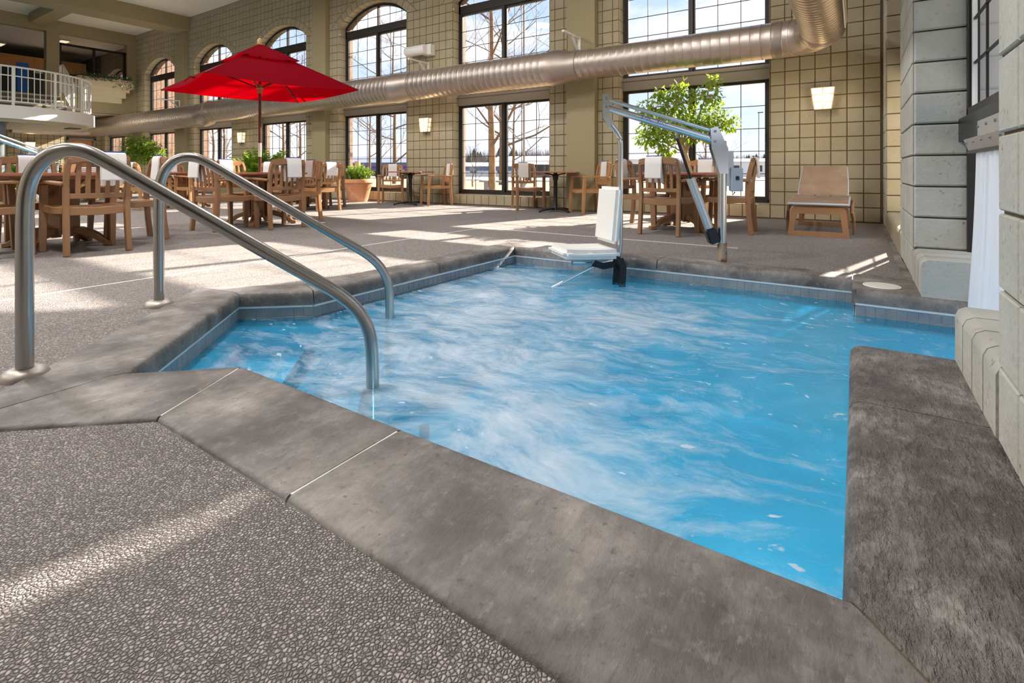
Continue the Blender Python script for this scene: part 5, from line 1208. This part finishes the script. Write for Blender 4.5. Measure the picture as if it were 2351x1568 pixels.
# distant belt of woods, too far to count
random.seed(9); b = MB(); g = MB()
for i in range(1500):
    u = random.uniform(200, 1790); y = random.uniform(120, 170)*(1.0 if u > 900 else .8); p = out(u, y); h = random.uniform(4.5, 7.2)*(y/140)*(1.3 if 1050 < u < 1300 else .8); s = h*.17
    for k in range(14):
        a = random.uniform(-1, 1); q = p+V((RT.x*a*s*.4, RT.y*a*s*.4, 0)); e2 = p+V((RT.x*a*s*1.7, RT.y*a*s*1.7, h*random.uniform(.55, 1))); wd = V((RT.x, RT.y, 0))*.10
        b.add([q-wd*1.3, q+wd*1.3, e2], [(0, 1, 2)])
    if i % 9 == 0 and (u < 1220 or u > 1700 or 1440 < u < 1500): g.lathe([(h*.16, h*.1), (h*.22, h*.3), (h*.12, h*.65), (0, h*.95)], 7, p)
wd_ = b.build('woods', M['far_wood']); props(wd_, 'distant belt of bare woods on the horizon', 'woods', kind='stuff')
gd_ = g.build('evergreens', M['evergreen']); props(gd_, 'distant dark evergreens among the bare woods', 'evergreens', kind='stuff')
# buildings across the lot
def shed(u, y, w_, h, d, lab, wall, roof, bands=(), wins=0, rh=.5):
    t = empty('building', out(u, y), YAW*.6, lab, 'building'); b = MB(); b.box(-w_/2, w_/2, 0, d, 0, h); b.build('walls', M[wall], t)
    b = MB(); b.add([(-w_/2-.3, -.3, h), (w_/2+.3, -.3, h), (w_/2+.3, d+.3, h), (-w_/2-.3, d+.3, h), (-w_/2, d/2, h+rh), (w_/2, d/2, h+rh)], [(0, 1, 5, 4), (2, 3, 4, 5), (0, 4, 3), (1, 2, 5), (0, 3, 2, 1)]); b.build('roof', M[roof], t)
    for z0, z1, m in bands: b = MB(); b.box(-w_/2-.05, w_/2+.05, -.06, 0, z0, z1); b.build('fascia_band', M[m], t)
    for i in range(wins): x = -w_/2+w_*(i+.5)/wins; b = MB(); b.box(x-.5, x+.5, -.05, 0, h*.35, h*.75); b.build('window', M['car_dark'], t)
shed(880, 66, 26, 2.4, 8, 'long grey blue store with red and blue bands behind the fern pot', 'slate_blue', 'roof_grey', ((1.15, 1.3, 'signal_red'), (1.3, 1.75, 'deep_blue'), (1.75, 1.9, 'signal_red')), 0, 1.3)
shed(1150, 64, 13, 1.6, 5, 'low blue and white shed behind the bare trees', 'paint_white', 'snow', ((.9, 1.5, 'slate_blue'),), 3, .6)
shed(1215, 72, 12, 2.6, 6, 'white roofed shed right of the orange tree trunk', 'paint_white', 'snow', ((1.0, 1.7, 'slate_blue'),), 2, .8)
shed(1460, 62, 5, 2.3, 6, 'small white house far behind the lift arm', 'paint_white', 'snow', ((.0, .9, 'brick'),), 2, .6)
shed(1715, 80, 6, 2.2, 6, 'small pale hut seen behind the lift control box', 'paint_white', 'snow', (), 2, .5)
def car(u, y, lab):
    t = empty('car', out(u, y), YAW, lab, 'car', 'parked cars across the lawn'); b = MB(); b.box(-2.1, 2.1, -.85, .85, .3, .85); b.build('body', M['car_dark'], t, bevel=.12, seg=2)
    b = MB(); b.add([(-1.3, -.75, .85), (1.2, -.75, .85), (1.2, .75, .85), (-1.3, .75, .85), (-.9, -.65, 1.4), (.7, -.65, 1.4), (.7, .65, 1.4), (-.9, .65, 1.4)], [(0, 1, 5, 4), (1, 2, 6, 5), (2, 3, 7, 6), (3, 0, 4, 7), (4, 5, 6, 7)]); b.build('cabin', M['dark_wall'], t)
    for x in (-1.3, 1.3):
        for y_ in (-.8, .8): b = MB(); b.tube([(x, y_-.1, .32), (x, y_+.1, .32)], .32, 14); b.build('wheel', M['black_plastic'], t)
car(1245, 38, 'dark parked car seen past the bistro chair by the pilaster'); car(1452, 40, 'dark parked car seen just right of the lift pole'); car(900, 40, 'dark parked car in front of the banded store')
for u, y, h, lab in ((1203, 21, 9, 'tall grey lamp pole outside the wide window'), (1742, 70, 8, 'thin far lamp pole behind the lift window')):
    t = empty('lamp_pole', out(u, y), 0, lab, 'lamp pole'); b = MB(); b.tube([(0, 0, 0), (0, 0, h)], .055, 10); b.build('pole', M['transom_metal'], t, smooth=60); b = MB(); b.box(-.12, .5, -.1, .1, h, h+.1); b.build('lamp_head', M['bronze'], t); b = MB(); b.lathe([(.16, 0), (.16, .3), (.1, .34)], 12); b.build('footing', M['asphalt'], t)
t = empty('bollard_light', out(821, 14.5), 0, 'weathered wooden bollard light outside the fern pot window', 'bollard'); b = MB(); b.box(-.09, .09, -.09, .09, 0, 1.25); b.build('post', M['pale_bark'], t, bevel=.01); b = MB(); b.box(-.05, .05, -.096, -.088, .85, 1.1); b.build('lens', M['paint_cream'], t)
t = empty('park_bench', out(1160, 17.5), R_(10), 'grey slab bench on the lawn outside the wide window', 'bench'); b = MB(); b.box(-1.1, 1.1, -.2, .2, .38, .45); b.build('seat', M['roof_grey'], t)
for x in (-.8, .8): b = MB(); b.box(x-.1, x+.1, -.15, .15, 0, .38); b.build('leg', M['roof_grey'], t)
